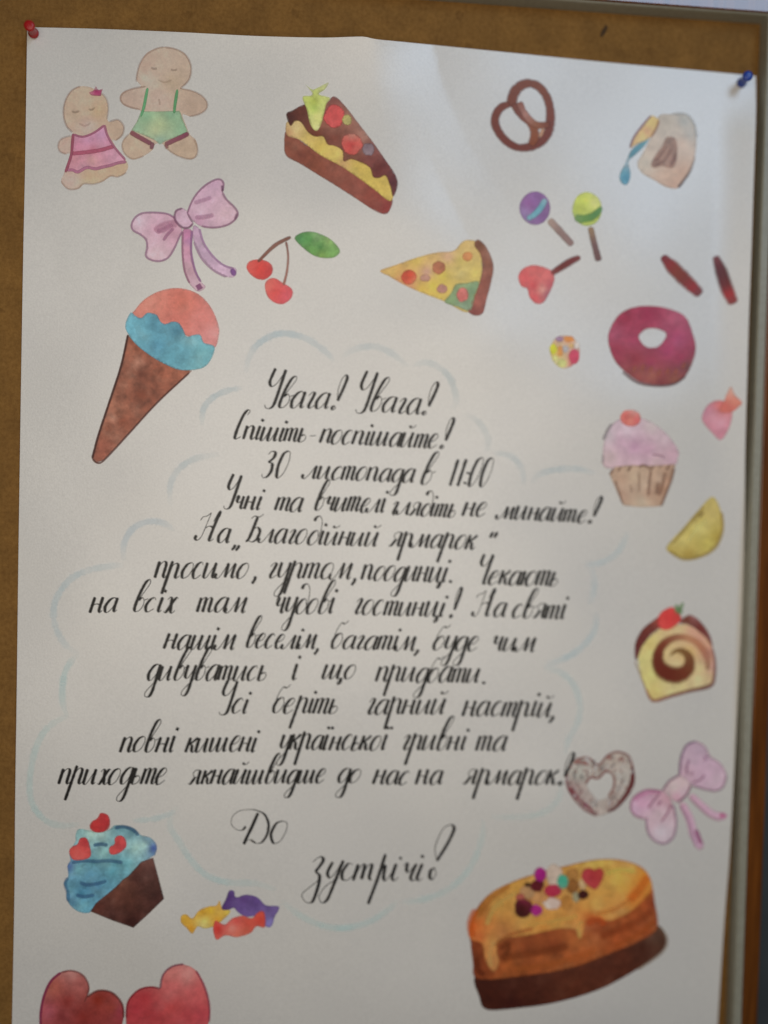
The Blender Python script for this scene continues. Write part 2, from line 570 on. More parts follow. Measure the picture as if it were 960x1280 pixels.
XL_, XR_ = xi(left_e, YY), xi(right_e, np.maximum(YY, 95))
grid = np.stack([XL_+(XR_-XL_)*UU, YY], -1)
G = on_sheet(grid[..., 0], grid[..., 1], 0.0)
pv = G.reshape(-1, 3)
back = pv + np.array([0, 0.00028, 0])
n1 = len(pv)
W1 = NU+1
pf = []
for j in range(NV):
    for i in range(NU):
        a0 = j*W1+i
        pf.append((a0, a0+W1, a0+W1+1, a0+1))
        pf.append((n1+a0, n1+a0+1, n1+a0+W1+1, n1+a0+W1))
rim = [i for i in range(W1)] + [j*W1+NU for j in range(1, NV+1)] + [NV*W1+i for i in range(NU-1, -1, -1)] + [j*W1 for j in range(NV-1, 0, -1)]
for k in range(len(rim)):
    a0, b0 = rim[k], rim[(k+1) % len(rim)]
    pf.append((a0, b0, n1+b0, n1+a0))
sheet = mesh_obj("paper_sheet", np.vstack([pv, back]), pf, PAPER_MAT, poster, True)
nn = sheet_normal(pv)
sheet.data.normals_split_custom_set_from_vertices([tuple(x) for x in nn]+[tuple(-x) for x in nn])

exec_drawings = True
# ------------------------------------------------------------------ the painted sweets (parts of the poster)
def part(name, label, ox, oy, s):
    def P(layer=0): return Paint(ox, oy, s, layer)
    return P

# pale blue cloud line round the writing
cl = Paint()
CB = (140, 166, 174)
for pts, al in [
    ([(307, 466), (312, 445), (325, 428), (350, 417), (380, 422), (405, 438), (418, 452)], .75),
    ([(427, 446), (445, 436), (468, 433), (490, 442), (510, 458)], .45),
    ([(515, 458), (530, 453), (545, 457), (562, 472), (570, 497), (566, 512)], .45),
    ([(580, 517), (598, 527), (610, 548), (608, 566)], .30),
    ([(615, 566), (638, 570), (652, 586), (655, 607)], .40),
    ([(664, 603), (672, 594), (690, 588), (720, 586), (745, 592)], .55),
    ([(784, 664), (781, 675), (770, 692), (752, 703), (730, 706)], .50),
    ([(738, 706), (743, 722), (741, 745), (734, 756)], .35),
    ([(745, 764), (744, 785), (733, 803), (715, 818), (695, 827), (678, 834)], .65),
    ([(678, 835), (700, 840), (717, 856), (725, 880), (722, 903), (710, 926), (706, 945)], .55),
    ([(703, 975), (697, 1000), (678, 1016), (650, 1021), (612, 1021)], .45),
    ([(604, 1024), (603, 1045), (595, 1070), (582, 1092), (560, 1112), (530, 1124), (500, 1128)], .75),
    ([(497, 1126), (484, 1138), (462, 1152), (430, 1160), (400, 1156), (372, 1142), (352, 1126)], .85),
    ([(345, 1112), (318, 1104), (285, 1103), (258, 1094), (238, 1074), (224, 1052), (213, 1034), (214, 1018), (222, 1008)], .70),
    ([(220, 1014), (195, 1023), (165, 1026)], .75),
    ([(100, 1030), (78, 1032), (58, 1026), (42, 1008), (37, 982), (42, 945), (53, 918), (68, 903), (86, 895)], .80),
    ([(84, 896), (78, 875), (80, 845), (88, 828), (98, 818)], .75),
    ([(100, 818), (82, 806), (70, 785), (67, 765), (72, 745), (88, 724), (110, 713), (135, 708), (155, 706)], .55),
    ([(155, 702), (155, 680), (166, 661), (185, 652), (205, 654), (218, 664)], .60),
    ([(213, 632), (213, 606), (224, 586), (245, 573), (275, 568)], .50),
    ([(253, 532), (254, 512), (266, 497), (285, 488), (304, 485)], .70)]:
    k = len(pts)
    cl.stroke(pts, [5]+[8]*(k-2)+[5], CB, soft=.73, alpha=al*.46, rough=.4, fade=True)
cl.build("cloud_outline", poster, "pale blue scalloped cloud line around the writing")

# gingerbread boy
P = part("", "", 145, 50, 8)
OUT = (133, 106, 86)
b = P(); b.cover = .62; b.tint = np.array((1.30, 1.16, 1.08))
b.fill([(205, 400), (215, 320), (245, 230), (310, 130), (400, 85), (480, 70), (580, 85), (680, 130), (735, 210), (752, 290), (742, 370), (700, 440), (650, 482),
        (740, 500), (850, 550), (912, 625), (905, 690), (840, 740), (740, 765), (665, 745), (700, 850), (740, 945), (795, 995), (818, 1080), (800, 1165), (740, 1195), (620, 1160),
        (530, 1110), (480, 1050), (430, 1030), (385, 1050), (365, 1100), (280, 1160), (170, 1195), (90, 1145), (58, 1060), (80, 990), (130, 940), (200, 830), (250, 715),
        (150, 680), (70, 645), (40, 590), (60, 530), (150, 490), (250, 468)],
       [(480, 200, 158, 143, 121), (300, 250, 152, 133, 112), (560, 430, 152, 136, 108), (450, 600, 160, 142, 124), (800, 640, 153, 134, 112), (140, 590, 150, 132, 112), (180, 1090, 156, 138, 112), (680, 1090, 156, 138, 112), (320, 400, 162, 148, 128)], noise=.05)
for pts, a in [([(205, 420), (212, 340), (240, 240), (300, 150), (400, 90), (480, 72)], .7), ([(480, 72), (590, 90), (690, 145), (745, 240), (748, 340), (715, 420), (640, 488)], .75),
               ([(640, 488), (760, 510), (860, 560), (912, 630), (900, 695), (830, 745), (730, 765)], .6), ([(300, 465), (180, 485), (80, 525), (45, 585), (75, 640), (150, 675), (240, 695)], .8),
               ([(130, 940), (80, 1000), (62, 1070), (95, 1145), (170, 1190), (280, 1160)], .6), ([(500, 1080), (600, 1150), (720, 1190), (800, 1165), (815, 1080), (780, 990)], .6), ([(430, 590), (440, 650)], .5)]:
    b.stroke(pts, 2.4, OUT, alpha=a*.45)
gb = b.build("gingerbread_boy", poster, "pale gingerbread boy in green shorts")
b = P(1)
b.fill([(250, 712), (400, 715), (640, 708), (672, 800), (722, 925), (600, 975), (500, 1010), (440, 1050), (390, 1005), (280, 955), (150, 905), (210, 815)],
       [(440, 850, 143, 152, 108), (300, 760, 118, 146, 108), (560, 740, 112, 142, 105), (180, 890, 128, 150, 115), (690, 890, 120, 148, 112), (440, 1010, 128, 148, 122), (400, 900, 150, 154, 112)], sharp=True, noise=.06)
b.build("shorts", gb)
b = P(2)
b.stroke([(318, 480), (300, 570), (278, 680), (250, 770)], [2.6, 3.4, 3.4, 1.6], (84, 134, 86))
b.stroke([(615, 495), (603, 570), (592, 640), (582, 735)], [2.4, 3.6, 3.4, 2.6], (80, 130, 82))
b.build("straps", gb)
b = P(3)
b.stroke([(145, 920), (200, 955), (280, 1000), (355, 1040)], 5.2, [(118, 72, 68), (118, 68, 70), (112, 66, 70)])
b.stroke([(372, 1025), (352, 1095)], 4.6, (112, 72, 74))
b.stroke([(492, 1050), (560, 1015), (640, 980), (728, 935)], 5.2, [(118, 76, 76), (122, 68, 76), (112, 58, 68)])
b.stroke([(495, 1045), (515, 1085)], 4, (130, 86, 80), alpha=.7)
b.build("trouser_cuffs", gb)
b = P(3)
b.stroke([(355, 280), (380, 292), (410, 285)], 2.6, (118, 100, 84), alpha=.32)
b.stroke([(550, 298), (580, 305), (610, 298)], 2.4, (118, 100, 84), alpha=.3)
b.stroke([(420, 400), (490, 425), (560, 400)], 2.2, (130, 106, 84), alpha=.22)
b.build("face", gb)

# gingerbread girl
P = part("", "", 60, 50, 6.4)
b = P(); b.cover = .68; b.tint = np.array((1.26, 1.14, 1.06))
b.fill([(125, 600), (135, 500), (180, 415), (250, 372), (330, 375), (400, 410), (460, 460), (482, 540), (475, 630), (495, 655), (560, 640), (605, 690), (595, 760), (545, 805), (515, 800),
        (560, 880), (640, 990), (620, 1065), (560, 1095), (500, 1092), (440, 1132), (360, 1152), (290, 1152), (240, 1192), (160, 1192), (105, 1135), (130, 1060), (180, 920),
        (130, 912), (92, 888), (80, 840), (110, 790), (190, 765), (195, 735), (150, 690)],
       [(250, 480, 158, 140, 114), (400, 580, 155, 134, 100), (220, 600, 150, 134, 108), (560, 710, 150, 132, 108), (130, 850, 156, 132, 114), (180, 1120, 158, 134, 118), (340, 1110, 156, 134, 102), (580, 1060, 156, 134, 104), (320, 690, 160, 138, 122)], noise=.05)
for pts, a in [([(195, 740), (150, 690), (125, 600), (135, 500), (185, 410), (260, 370)], .65), ([(400, 405), (465, 465), (483, 550), (470, 640)], .45), ([(490, 655), (560, 638), (606, 690), (595, 760), (540, 805)], .6),
               ([(185, 765), (110, 790), (82, 840), (95, 892), (150, 915)], .5), ([(105, 1130), (160, 1192), (240, 1188), (285, 1150), (360, 1155), (440, 1128), (500, 1088), (560, 1095), (630, 1060)], .5)]:
    b.stroke(pts, 2.3, (125, 98, 80), alpha=a*.5)
gg = b.build("gingerbread_girl", poster, "pale gingerbread girl in a pink tiered dress")
b = P(1)
b.fill([(200, 752), (280, 772), (370, 738), (455, 678), (475, 760), (530, 858), (600, 930), (628, 980), (560, 990), (480, 1010), (400, 1040), (320, 1022), (240, 1058), (150, 1045), (188, 915)],
       [(320, 800, 158, 112, 122), (430, 760, 164, 120, 132), (240, 860, 160, 104, 112), (360, 880, 152, 92, 98), (210, 950, 160, 108, 106), (350, 960, 166, 122, 112), (540, 930, 164, 116, 122), (500, 820, 160, 108, 116), (300, 1030, 150, 108, 110)], sharp=True, noise=.07)
b.stroke([(190, 910), (300, 900), (420, 882), (530, 850)], 4.4, (142, 72, 82))
b.stroke([(150, 1042), (200, 1042), (240, 1058), (310, 1022), (380, 1032), (430, 1020), (500, 1005), (560, 985), (628, 975)], 3.4, (140, 88, 98))
b.stroke([(203, 750), (195, 830), (188, 915), (165, 990), (140, 1060)], 3.2, (128, 66, 74))
b.stroke([(455, 680), (475, 760), (530, 855), (620, 960)], 2.6, (140, 86, 96), alpha=.8)
b.stroke([(203, 755), (280, 775), (370, 742), (452, 682)], 2.6, (138, 82, 92), alpha=.8)
b.build("dress", gg)
b = P(2)
b.fill([(330, 420), (365, 405), (385, 368), (402, 400), (440, 392), (428, 425), (425, 450), (390, 448), (350, 445)], [(385, 415, 132, 42, 72), (340, 425, 150, 92, 96)], noise=.1)
b.build("hair_flower", gg)
b = P(2)
b.stroke([(190, 570), (220, 580), (252, 568)], 2.6, (118, 100, 80), alpha=.38)
b.stroke([(325, 555), (350, 560), (378, 540)], 2.6, (118, 98, 78), alpha=.35)
b.stroke([(250, 670), (300, 688), (345, 664)], 2.2, (135, 104, 88), alpha=.22)
b.build("face", gg)

# pink bow
P = part("", "", 155, 215, 6.4)
def bow(P, left, right, knot, tails, folds, outl, c, name, label, tint=(1, 1, 1)):
    def P(layer=0, P0=P):
        p = P0(layer)
        p.tint = np.array(tint)
        return p
    b = P()
    b.fill(left, c[0], noise=.06)
    b.fill(right, c[1], noise=.06)
    bw = b.build(name, poster, label)
    for t in tails:
        t_ = P(1)
        t_.fill(t[0], t[1], noise=.07)
        for s_ in t[2]: t_.stroke(*s_)
        t_.build("ribbon_tail", bw)
    k = P(2)
    k.fill(knot, c[2], noise=.06)
    k.build("knot", bw)
    f = P(3)
    for p_, w_, cc, a_ in folds: f.stroke(p_, w_, cc, alpha=a_*.75, soft=.70)
    for p_, w_, cc, a_ in outl: f.stroke(p_, w_*.9, cc, alpha=a_*.72)
    f.build("fold_lines", bw)
OC = (132, 90, 110)
bow(P, [(415, 372), (350, 335), (250, 325), (150, 330), (85, 370), (60, 430), (75, 470), (130, 500), (180, 545), (185, 610), (175, 670), (210, 702), (280, 715), (350, 690), (400, 620), (440, 530), (470, 470), (435, 415)],
    [(505, 330), (540, 240), (600, 150), (680, 85), (760, 58), (800, 95), (790, 160), (820, 220), (890, 290), (912, 340), (882, 390), (820, 430), (720, 447), (620, 437), (560, 400), (530, 370)],
    [(408, 372), (418, 312), (465, 290), (510, 318), (528, 370), (555, 415), (520, 445), (470, 445), (430, 410)],
    [([(470, 470), (510, 455), (545, 470), (542, 560), (540, 680), (570, 790), (620, 880), (655, 918), (620, 952), (580, 952), (520, 890), (480, 790), (468, 650)],
      [(510, 500, 166, 106, 130), (505, 620, 176, 126, 138), (510, 780, 168, 132, 136), (590, 900, 170, 140, 145), (545, 560, 150, 104, 134)],
      [([(470, 480), (468, 640), (485, 790), (525, 890)], 2.2, (132, 92, 104), .55), ([(545, 470), (538, 640), (570, 790), (615, 880)], 2.4, (128, 88, 116), .55), ([(590, 900), (612, 940)], 6.0, (122, 72, 100), .6)]),
     ([(555, 430), (600, 450), (630, 550), (700, 660), (790, 740), (895, 770), (888, 835), (830, 842), (730, 792), (640, 710), (580, 610), (550, 520)],
      [(580, 500, 164, 132, 146), (650, 650, 162, 134, 148), (780, 780, 176, 146, 160), (600, 600, 152, 126, 138)],
      [([(605, 455), (635, 560), (700, 660), (790, 742), (880, 775)], 2.2, (140, 106, 130), .55), ([(560, 560), (620, 690), (720, 790), (820, 840)], 2.2, (140, 112, 126), .55), ([(850, 790), (880, 800), (870, 830)], 5.5, (112, 70, 120), .6)])],
    [([(250, 480), (300, 440), (380, 415), (430, 425)], 9, (150, 102, 116), .55), ([(315, 550), (350, 500), (400, 450)], 4, (138, 92, 112), .7), ([(265, 480), (330, 460), (390, 420)], 6, (150, 104, 120), .6),
     ([(560, 250), (640, 225), (700, 205)], 5, (150, 112, 128), .5), ([(570, 365), (650, 360), (720, 345)], 5.5, (150, 112, 126), .6)],
    [([(410, 372), (350, 337), (250, 325), (150, 330), (88, 368), (60, 430), (78, 472), (130, 500), (178, 545), (185, 610), (175, 670), (210, 702), (280, 715), (350, 690), (400, 620), (440, 530), (468, 475)], 2.6, OC, .75),
     ([(508, 330), (545, 235), (605, 150), (685, 85), (760, 58), (798, 90), (788, 160)], 2.6, OC, .75), ([(788, 160), (820, 220), (890, 288), (912, 340), (882, 390), (820, 428), (720, 447), (620, 435)], 2.6, OC, .8),
     ([(470, 292), (418, 312), (406, 375), (440, 425), (478, 448), (520, 445), (555, 412)], 2.8, (118, 76, 96), .85), ([(505, 322), (530, 372), (555, 410)], 2.2, (118, 76, 96), .7),
     ([(785, 110), (790, 155)], 3.2, (100, 58, 84), .7), ([(905, 330), (885, 385)], 3.0, (108, 64, 88), .7)],
    [[(250, 450, 168, 130, 136), (120, 400, 176, 146, 146), (250, 650, 176, 148, 146), (200, 560, 174, 142, 144), (400, 480, 166, 124, 132), (300, 360, 170, 134, 140)],
     [(650, 200, 172, 138, 148), (620, 320, 176, 146, 152), (800, 330, 178, 148, 150), (720, 100, 166, 132, 144), (600, 390, 162, 122, 136), (740, 270, 176, 144, 150)],
     [(470, 350, 178, 148, 154), (430, 330, 162, 126, 136), (510, 420, 172, 140, 148)]],
    "ribbon_bow", "pink bow beside the gingerbread girl")

# ice cream cone
P = part("", "", 80, 200, 3)
b = P()
b.fill([(240, 655), (320, 720), (400, 772), (482, 790), (350, 910), (240, 1030), (150, 1125), (122, 1137), (105, 1120), (130, 1030), (180, 880), (215, 770)],
       [(290, 800, 96, 44, 28), (280, 770, 150, 96, 74, .7), (340, 800, 128, 66, 44), (220, 790, 126, 74, 54), (400, 800, 148, 84, 60), (200, 950, 140, 84, 60), (165, 1000, 132, 76, 54), (290, 880, 112, 54, 34), (220, 980, 128, 66, 44), (150, 1080, 138, 78, 58), (185, 965, 170, 122, 98, .5), (240, 830, 134, 80, 58), (260, 700, 140, 78, 54)], sharp=True, noise=.16)
b.stroke([(240, 655), (215, 770), (178, 885), (130, 1030), (106, 1120)], 2.6, (74, 34, 26), alpha=.9)
b.stroke([(106, 1120), (125, 1136), (152, 1124), (240, 1030), (350, 910), (470, 798)], 2.2, (92, 44, 32), alpha=.7)
ice = b.build("ice_cream_cone", poster, "brown ice cream cone with pink and blue scoop")
b = P(1)
b.fill([(256, 590), (268, 560), (305, 520), (362, 490), (430, 480), (500, 500), (550, 550), (580, 620), (580, 665), (562, 705), (500, 680), (440, 650), (360, 625)],
       [(340, 540, 192, 112, 94), (440, 540, 180, 98, 80), (520, 600, 186, 108, 98), (550, 660, 188, 122, 116), (420, 600, 178, 98, 84)], noise=.07)
b.build("pink_scoop", ice)
b = P(2)
b.fill([(250, 572), (270, 585), (290, 592), (310, 574), (330, 574), (350, 582), (362, 605), (380, 615), (405, 606), (430, 610), (448, 635), (460, 662), (490, 655), (512, 656), (525, 685), (545, 690), (566, 702),
        (555, 742), (530, 775), (490, 787), (430, 787), (370, 762), (320, 732), (270, 692), (240, 652), (230, 618)],
       [(270, 620, 92, 146, 154), (340, 620, 74, 124, 136), (420, 640, 66, 116, 130), (350, 700, 72, 126, 142), (450, 720, 86, 140, 150), (520, 720, 94, 150, 154), (480, 680, 106, 154, 158), (300, 660, 96, 150, 158), (400, 740, 84, 140, 150), (510, 770, 96, 148, 152)], noise=.10)
b.build("blue_scoop", ice)

# cherries
P = part("", "", 300, 280, 7.385)
b = P()
b.fill([(58, 400), (85, 345), (160, 325), (230, 335), (288, 370), (306, 425), (282, 480), (220, 517), (150, 505), (90, 460)], [(180, 420, 186, 54, 48), (270, 440, 176, 52, 52), (100, 380, 194, 74, 66)], noise=.06)
ch = b.build("cherries", poster, "pair of red cherries with a green leaf")
b = P(1)
b.fill([(228, 560), (258, 512), (320, 498), (400, 545), (470, 588), (490, 640), (462, 700), (390, 742), (310, 722), (248, 660)], [(330, 620, 188, 64, 60), (420, 660, 192, 74, 82), (270, 560, 196, 86, 76)], noise=.06)
b.build("lower_cherry", ch)
b = P(2)
b.stroke([(165, 350), (215, 300), (280, 235), (350, 180), (470, 120)], [3.0, 3.6, 4.2, 4.4, 3.6], [(112, 66, 52), (124, 84, 70), (112, 74, 60)])
b.stroke([(425, 165), (438, 230), (445, 320), (432, 450), (402, 565)], [3.0, 2.2, 2.4, 2.6, 3], [(120, 84, 74), (138, 100, 88), (142, 90, 76)])
b.build("stems", ch)
b = P(1)
b.fill([(503, 135), (555, 85), (640, 68), (740, 90), (850, 150), (925, 245), (880, 305), (790, 318), (690, 297), (590, 230)],
       [(560, 140, 66, 128, 68), (640, 140, 72, 132, 64), (740, 210, 64, 122, 56), (760, 290, 112, 150, 68), (850, 240, 104, 146, 78), (820, 160, 122, 156, 86), (650, 250, 88, 140, 66), (700, 110, 112, 150, 94)], noise=.12)
b.build("leaf", ch)

# chocolate cake slice
P = part("", "", 340, 95, 5.647)
b = P()
b.fill([(92, 395), (85, 480), (100, 565), (200, 622), (330, 702), (460, 782), (600, 872), (720, 950), (800, 977), (836, 940), (852, 870), (800, 850), (660, 730), (500, 630), (330, 540), (180, 440), (115, 400)],
       [(150, 500, 130, 74, 54), (300, 620, 126, 68, 48), (450, 700, 132, 74, 58), (600, 800, 140, 78, 64), (700, 860, 138, 66, 52), (800, 930, 128, 38, 34), (740, 900, 128, 56, 44), (200, 560, 118, 60, 44)], noise=.10)
cs = b.build("cake_slice", poster, "slice of chocolate cake with cream and berries")
b = P(1)
b.fill([(100, 330), (135, 320), (165, 300), (225, 310), (265, 370), (320, 400), (390, 430), (470, 470), (530, 520), (560, 575), (600, 580), (680, 600), (730, 640), (750, 690), (810, 690), (842, 745), (860, 830), (830, 885), (720, 802), (600, 715), (480, 635), (340, 560), (200, 455), (105, 420)],
       [(170, 370, 190, 160, 104), (250, 440, 182, 156, 84), (340, 500, 186, 160, 78), (450, 570, 190, 168, 88), (600, 660, 186, 160, 78), (690, 710, 188, 164, 80), (790, 780, 192, 166, 82), (120, 400, 168, 128, 84), (500, 620, 180, 142, 92)], noise=.07)
b.build("cream_layer", cs)
b = P(2)
b.fill([(100, 270), (150, 240), (215, 205), (300, 190), (380, 190), (440, 143), (520, 215), (620, 345), (720, 475), (800, 590), (870, 695), (888, 770), (855, 855), (832, 780), (800, 705), (760, 722), (712, 715), (690, 650), (620, 610), (560, 590), (505, 605), (495, 530), (440, 495), (390, 485), (360, 430), (300, 430), (250, 395), (205, 330), (165, 320), (130, 355)],
       [(130, 290, 70, 28, 22), (210, 250, 88, 40, 28), (310, 420, 104, 50, 30), (430, 440, 116, 60, 46), (450, 170, 124, 72, 62), (560, 280, 138, 96, 80), (650, 400, 148, 106, 92), (560, 560, 122, 72, 54), (700, 600, 116, 56, 50), (760, 650, 108, 42, 36), (860, 760, 88, 32, 36), (760, 540, 124, 70, 64), (380, 320, 128, 72, 54)], noise=.10)
b.build("chocolate_glaze", cs)
b = P(3)
b.dab(440, 285, 74, 82, (182, 72, 68), rot=.4)
b.build("strawberry", cs)
b = P(3)
b.dab(565, 480, 76, 80, [(555, 490, 188, 62, 58), (570, 410, 172, 112, 96), (600, 520, 180, 84, 74)], rot=.2)
b.build("strawberry", cs)
b = P(3)
b.dab(680, 520, 46, 46, (122, 102, 108))
b.build("blueberry", cs)
b = P(4)
b.fill([(235, 60), (280, 95), (310, 90), (400, 45), (375, 95), (330, 130), (410, 155), (385, 200), (370, 260), (345, 350), (312, 392), (270, 345), (245, 240), (215, 150), (270, 140), (285, 120)],
       [(300, 180, 162, 170, 72), (300, 230, 150, 166, 76), (300, 340, 188, 182, 110), (280, 80, 158, 164, 88), (370, 80, 168, 170, 112), (370, 180, 176, 180, 98), (330, 290, 184, 184, 104)], noise=.08)
b.dab(530, 310, 36, 40, (158, 148, 88))
b.build("lime_leaf", cs)

# pizza slice
P = part("", "", 470, 285, 6)
b = P()
b.fill([(30, 320), (150, 275), (300, 222), (450, 183), (580, 170), (640, 108), (700, 88), (775, 125), (800, 300), (775, 430), (700, 632), (520, 555), (330, 482), (200, 422), (100, 365)],
       [(120, 330, 186, 152, 82), (300, 250, 190, 162, 80), (250, 440, 182, 128, 92), (380, 330, 184, 140, 118), (540, 215, 184, 146, 112), (500, 360, 186, 164, 66), (430, 430, 192, 168, 64), (350, 460, 188, 158, 70), (640, 250, 186, 164, 88), (640, 340, 178, 158, 92), (740, 350, 184, 162, 82), (700, 130, 184, 152, 88), (180, 400, 184, 128, 78), (470, 520, 190, 162, 74)], noise=.07)
pz = b.build("pizza_slice", poster, "slice of yellow pizza with red toppings")
b = P(1)
b.fill([(735, 130), (765, 85), (830, 145), (882, 280), (862, 420), (832, 530), (802, 640), (740, 658), (690, 622), (730, 530), (772, 420), (795, 300), (780, 200)],
       [(780, 130, 112, 66, 38), (830, 260, 128, 76, 52), (810, 400, 130, 70, 50), (770, 560, 144, 80, 64), (730, 620, 124, 58, 46), (860, 200, 140, 94, 74)], noise=.10)
b.build("crust", pz)
b = P(1)
b.fill([(600, 420), (680, 412), (772, 400), (745, 500), (708, 618), (600, 590), (512, 555), (560, 490)], [(560, 540, 118, 140, 96), (640, 430, 132, 148, 102), (720, 480, 112, 136, 98), (650, 590, 120, 138, 110)], noise=.08)
b.build("herb_patch", pz)
for x, y, rx, ry, c in [(248, 368, 58, 58, [(248, 360, 186, 64, 38), (290, 400, 182, 96, 66)]), (470, 298, 52, 52, (162, 98, 66)), (685, 215, 38, 38, (186, 118, 64)), (495, 457, 40, 38, (172, 120, 104)), (648, 500, 46, 58, (186, 98, 88)), (370, 375, 40, 30, (168, 122, 102))]:
    b = P(2)
    b.dab(x, y, rx, ry, c)
    b.build("tomato", pz)

# pretzel
P = part("", "", 600, 90, 9.6)
b = P()
BR = [(112, 58, 34), (118, 64, 38), (112, 54, 38), (108, 50, 32), (112, 56, 34)]
b.stroke([(390, 420), (385, 330), (430, 220), (520, 150), (620, 140), (720, 190), (800, 300), (838, 430), (845, 560), (825, 700), (760, 810), (660, 880), (560, 905), (450, 905), (340, 850), (250, 760), (190, 650), (180, 560), (215, 470), (280, 410), (360, 390)],
         [11, 12, 12, 11, 9.5, 9.5, 9.5, 9.5, 10.5, 10.5, 10.5, 10, 9.5, 8.5, 9, 9.5, 9.5, 9.5, 9.5, 9, 6], BR, soft=.6)
b.stroke([(400, 380), (440, 450), (500, 530), (590, 600), (645, 680), (655, 780), (610, 880)], [7, 8, 7.5, 8, 10, 10.5, 8.5], [(110, 58, 38), (118, 66, 50), (130, 74, 42), (124, 64, 30)], soft=.6)
b.stroke([(470, 360), (520, 470), (600, 580), (700, 640), (840, 630)], [8, 7, 8, 8, 7.5], [(126, 76, 58), (150, 108, 96), (134, 84, 56), (116, 58, 38)], soft=.6)
b.stroke([(760, 680), (740, 730), (720, 780)], 4, (164, 124, 96), soft=.7)
b.build("pretzel", poster, "brown knotted pretzel")

# paper bag of sugar with a brown mark
P = part("", "", 765, 130, 8)
b = P()
b.fill([(470, 115), (600, 100), (740, 110), (820, 200), (846, 350), (830, 520), (800, 640), (740, 740), (660, 842), (540, 832), (420, 762), (300, 692), (250, 600), (300, 500), (370, 370), (430, 250)],
       [(560, 200, 152, 142, 126), (720, 180, 140, 138, 128), (780, 300, 142, 136, 124), (560, 720, 164, 138, 118), (700, 700, 160, 132, 112), (330, 580, 164, 154, 138), (700, 400, 164, 144, 126), (400, 450, 162, 148, 132), (620, 800, 160, 132, 114), (640, 250, 156, 144, 128)], noise=.05)
b.stroke([(660, 838), (720, 760), (780, 670), (830, 530)], [3.2, 3, 2.6, 1.6], [(88, 72, 66), (104, 90, 82), (134, 122, 112)])
b.stroke([(600, 98), (740, 105), (820, 195), (848, 340)], 3, (134, 132, 124), alpha=.4, soft=.7)
bg = b.build("treat_bag", poster, "pale peach bag with an orange and blue fold")
b = P(1); b.cover = .7
b.fill([(540, 335), (620, 335), (652, 400), (648, 560), (600, 645), (500, 625), (420, 645), (388, 600), (440, 500), (500, 420)],
       [(560, 390, 144, 116, 100), (450, 560, 126, 94, 80), (520, 480, 140, 110, 94), (600, 560, 130, 100, 88), (540, 580, 156, 128, 112), (620, 420, 142, 112, 96)], noise=.14)
for a in ([(440, 570), (500, 490), (545, 420)], [(500, 600), (555, 520), (590, 450)], [(580, 620), (615, 560), (635, 500)], [(430, 610), (470, 600), (500, 570)]):
    b.stroke(a, 2.4, (112, 80, 68), alpha=.38, soft=.68)
b.build("brown_mark", bg)
b = P(1)
b.fill([(178, 445), (205, 370), (250, 290), (310, 215), (385, 115), (470, 160), (445, 240), (400, 320), (340, 370), (260, 400)], [(300, 320, 194, 150, 98), (400, 200, 190, 152, 92), (260, 370, 186, 148, 102), (350, 280, 190, 136, 98)], noise=.06)
b.stroke([(180, 440), (215, 340), (300, 220), (390, 118)], 2.6, (128, 98, 104), alpha=.7)
b.stroke([(470, 165), (440, 250), (390, 330)], 2.6, (140, 104, 76), alpha=.7)
b.build("orange_fold", bg)
b = P(2)
b.fill([(185, 470), (260, 400), (320, 370), (372, 342), (330, 415), (240, 505), (180, 555), (165, 600), (186, 690), (172, 775), (130, 815), (78, 770), (80, 690), (118, 620), (150, 550)],
       [(220, 470, 78, 122, 134), (320, 390, 88, 134, 142), (160, 590, 130, 146, 150), (130, 730, 66, 120, 140), (100, 700, 92, 140, 152), (200, 510, 72, 114, 124)], noise=.08)
b.build("blue_drip", bg)

# lollipops
P = part("", "", 640, 230, 8)
b = P()
b.dab(230, 242, 158, 172, [(170, 190, 128, 78, 126), (220, 140, 126, 88, 132), (300, 330, 116, 82, 122), (120, 300, 132, 108, 140), (350, 250, 120, 88, 124)], wob=.02, feather=.6, noise=.07)
lp = b.build("purple_lollipop", poster, "round purple lollipop with a teal stripe")
b = P(1)
b.stroke([(150, 350), (220, 310), (285, 240), (335, 150)], [5.5, 7, 7.5, 6], [(112, 150, 152), (100, 148, 154), (98, 146, 152), (128, 156, 158)], soft=.66)
b.build("stripe", lp)
b = P(1)
b.stroke([(370, 355), (470, 465), (605, 612)], [8, 8.5, 7.5], [(152, 128, 112), (130, 104, 94), (128, 100, 92)], soft=.64)
b.build("stick", lp)
b = P()
b.dab(750, 250, 150, 172, [(730, 170, 172, 180, 74), (820, 190, 178, 186, 104), (680, 260, 160, 168, 70), (760, 390, 156, 168, 72), (860, 330, 150, 162, 66), (650, 350, 134, 152, 86)], wob=.02, feather=.6, noise=.06)
lg = b.build("green_lollipop", poster, "round lime green lollipop with a dark band")
b = P(1)
b.stroke([(630, 330), (690, 350), (780, 335), (850, 290), (895, 230)], [8, 9.5, 9, 8, 4.5], [(108, 136, 76), (92, 130, 60), (80, 122, 62), (92, 132, 74)], soft=.68)
b.build("stripe", lg)
b = P(1)
b.stroke([(785, 430), (815, 570), (868, 772)], [7, 7, 8], [(136, 110, 76), (106, 76, 70), (98, 66, 60)], soft=.64)
b.build("stick", lg)
b = P()
b.fill([(60, 935), (95, 855), (200, 808), (320, 828), (400, 872), (428, 940), (412, 1010), (372, 1100), (312, 1190), (230, 1196), (170, 1125), (150, 1050), (90, 1022)],
       [(130, 930, 186, 76, 72), (220, 880, 188, 88, 80), (220, 1020, 180, 60, 58), (320, 920, 182, 92, 84), (300, 1060, 188, 126, 108), (380, 1020, 166, 72, 76), (230, 1140, 188, 72, 70), (350, 1100, 140, 66, 76)], noise=.07, feather=.55)
lh = b.build("heart_lollipop", poster, "red heart shaped lollipop on a dark stick")
b = P(1)
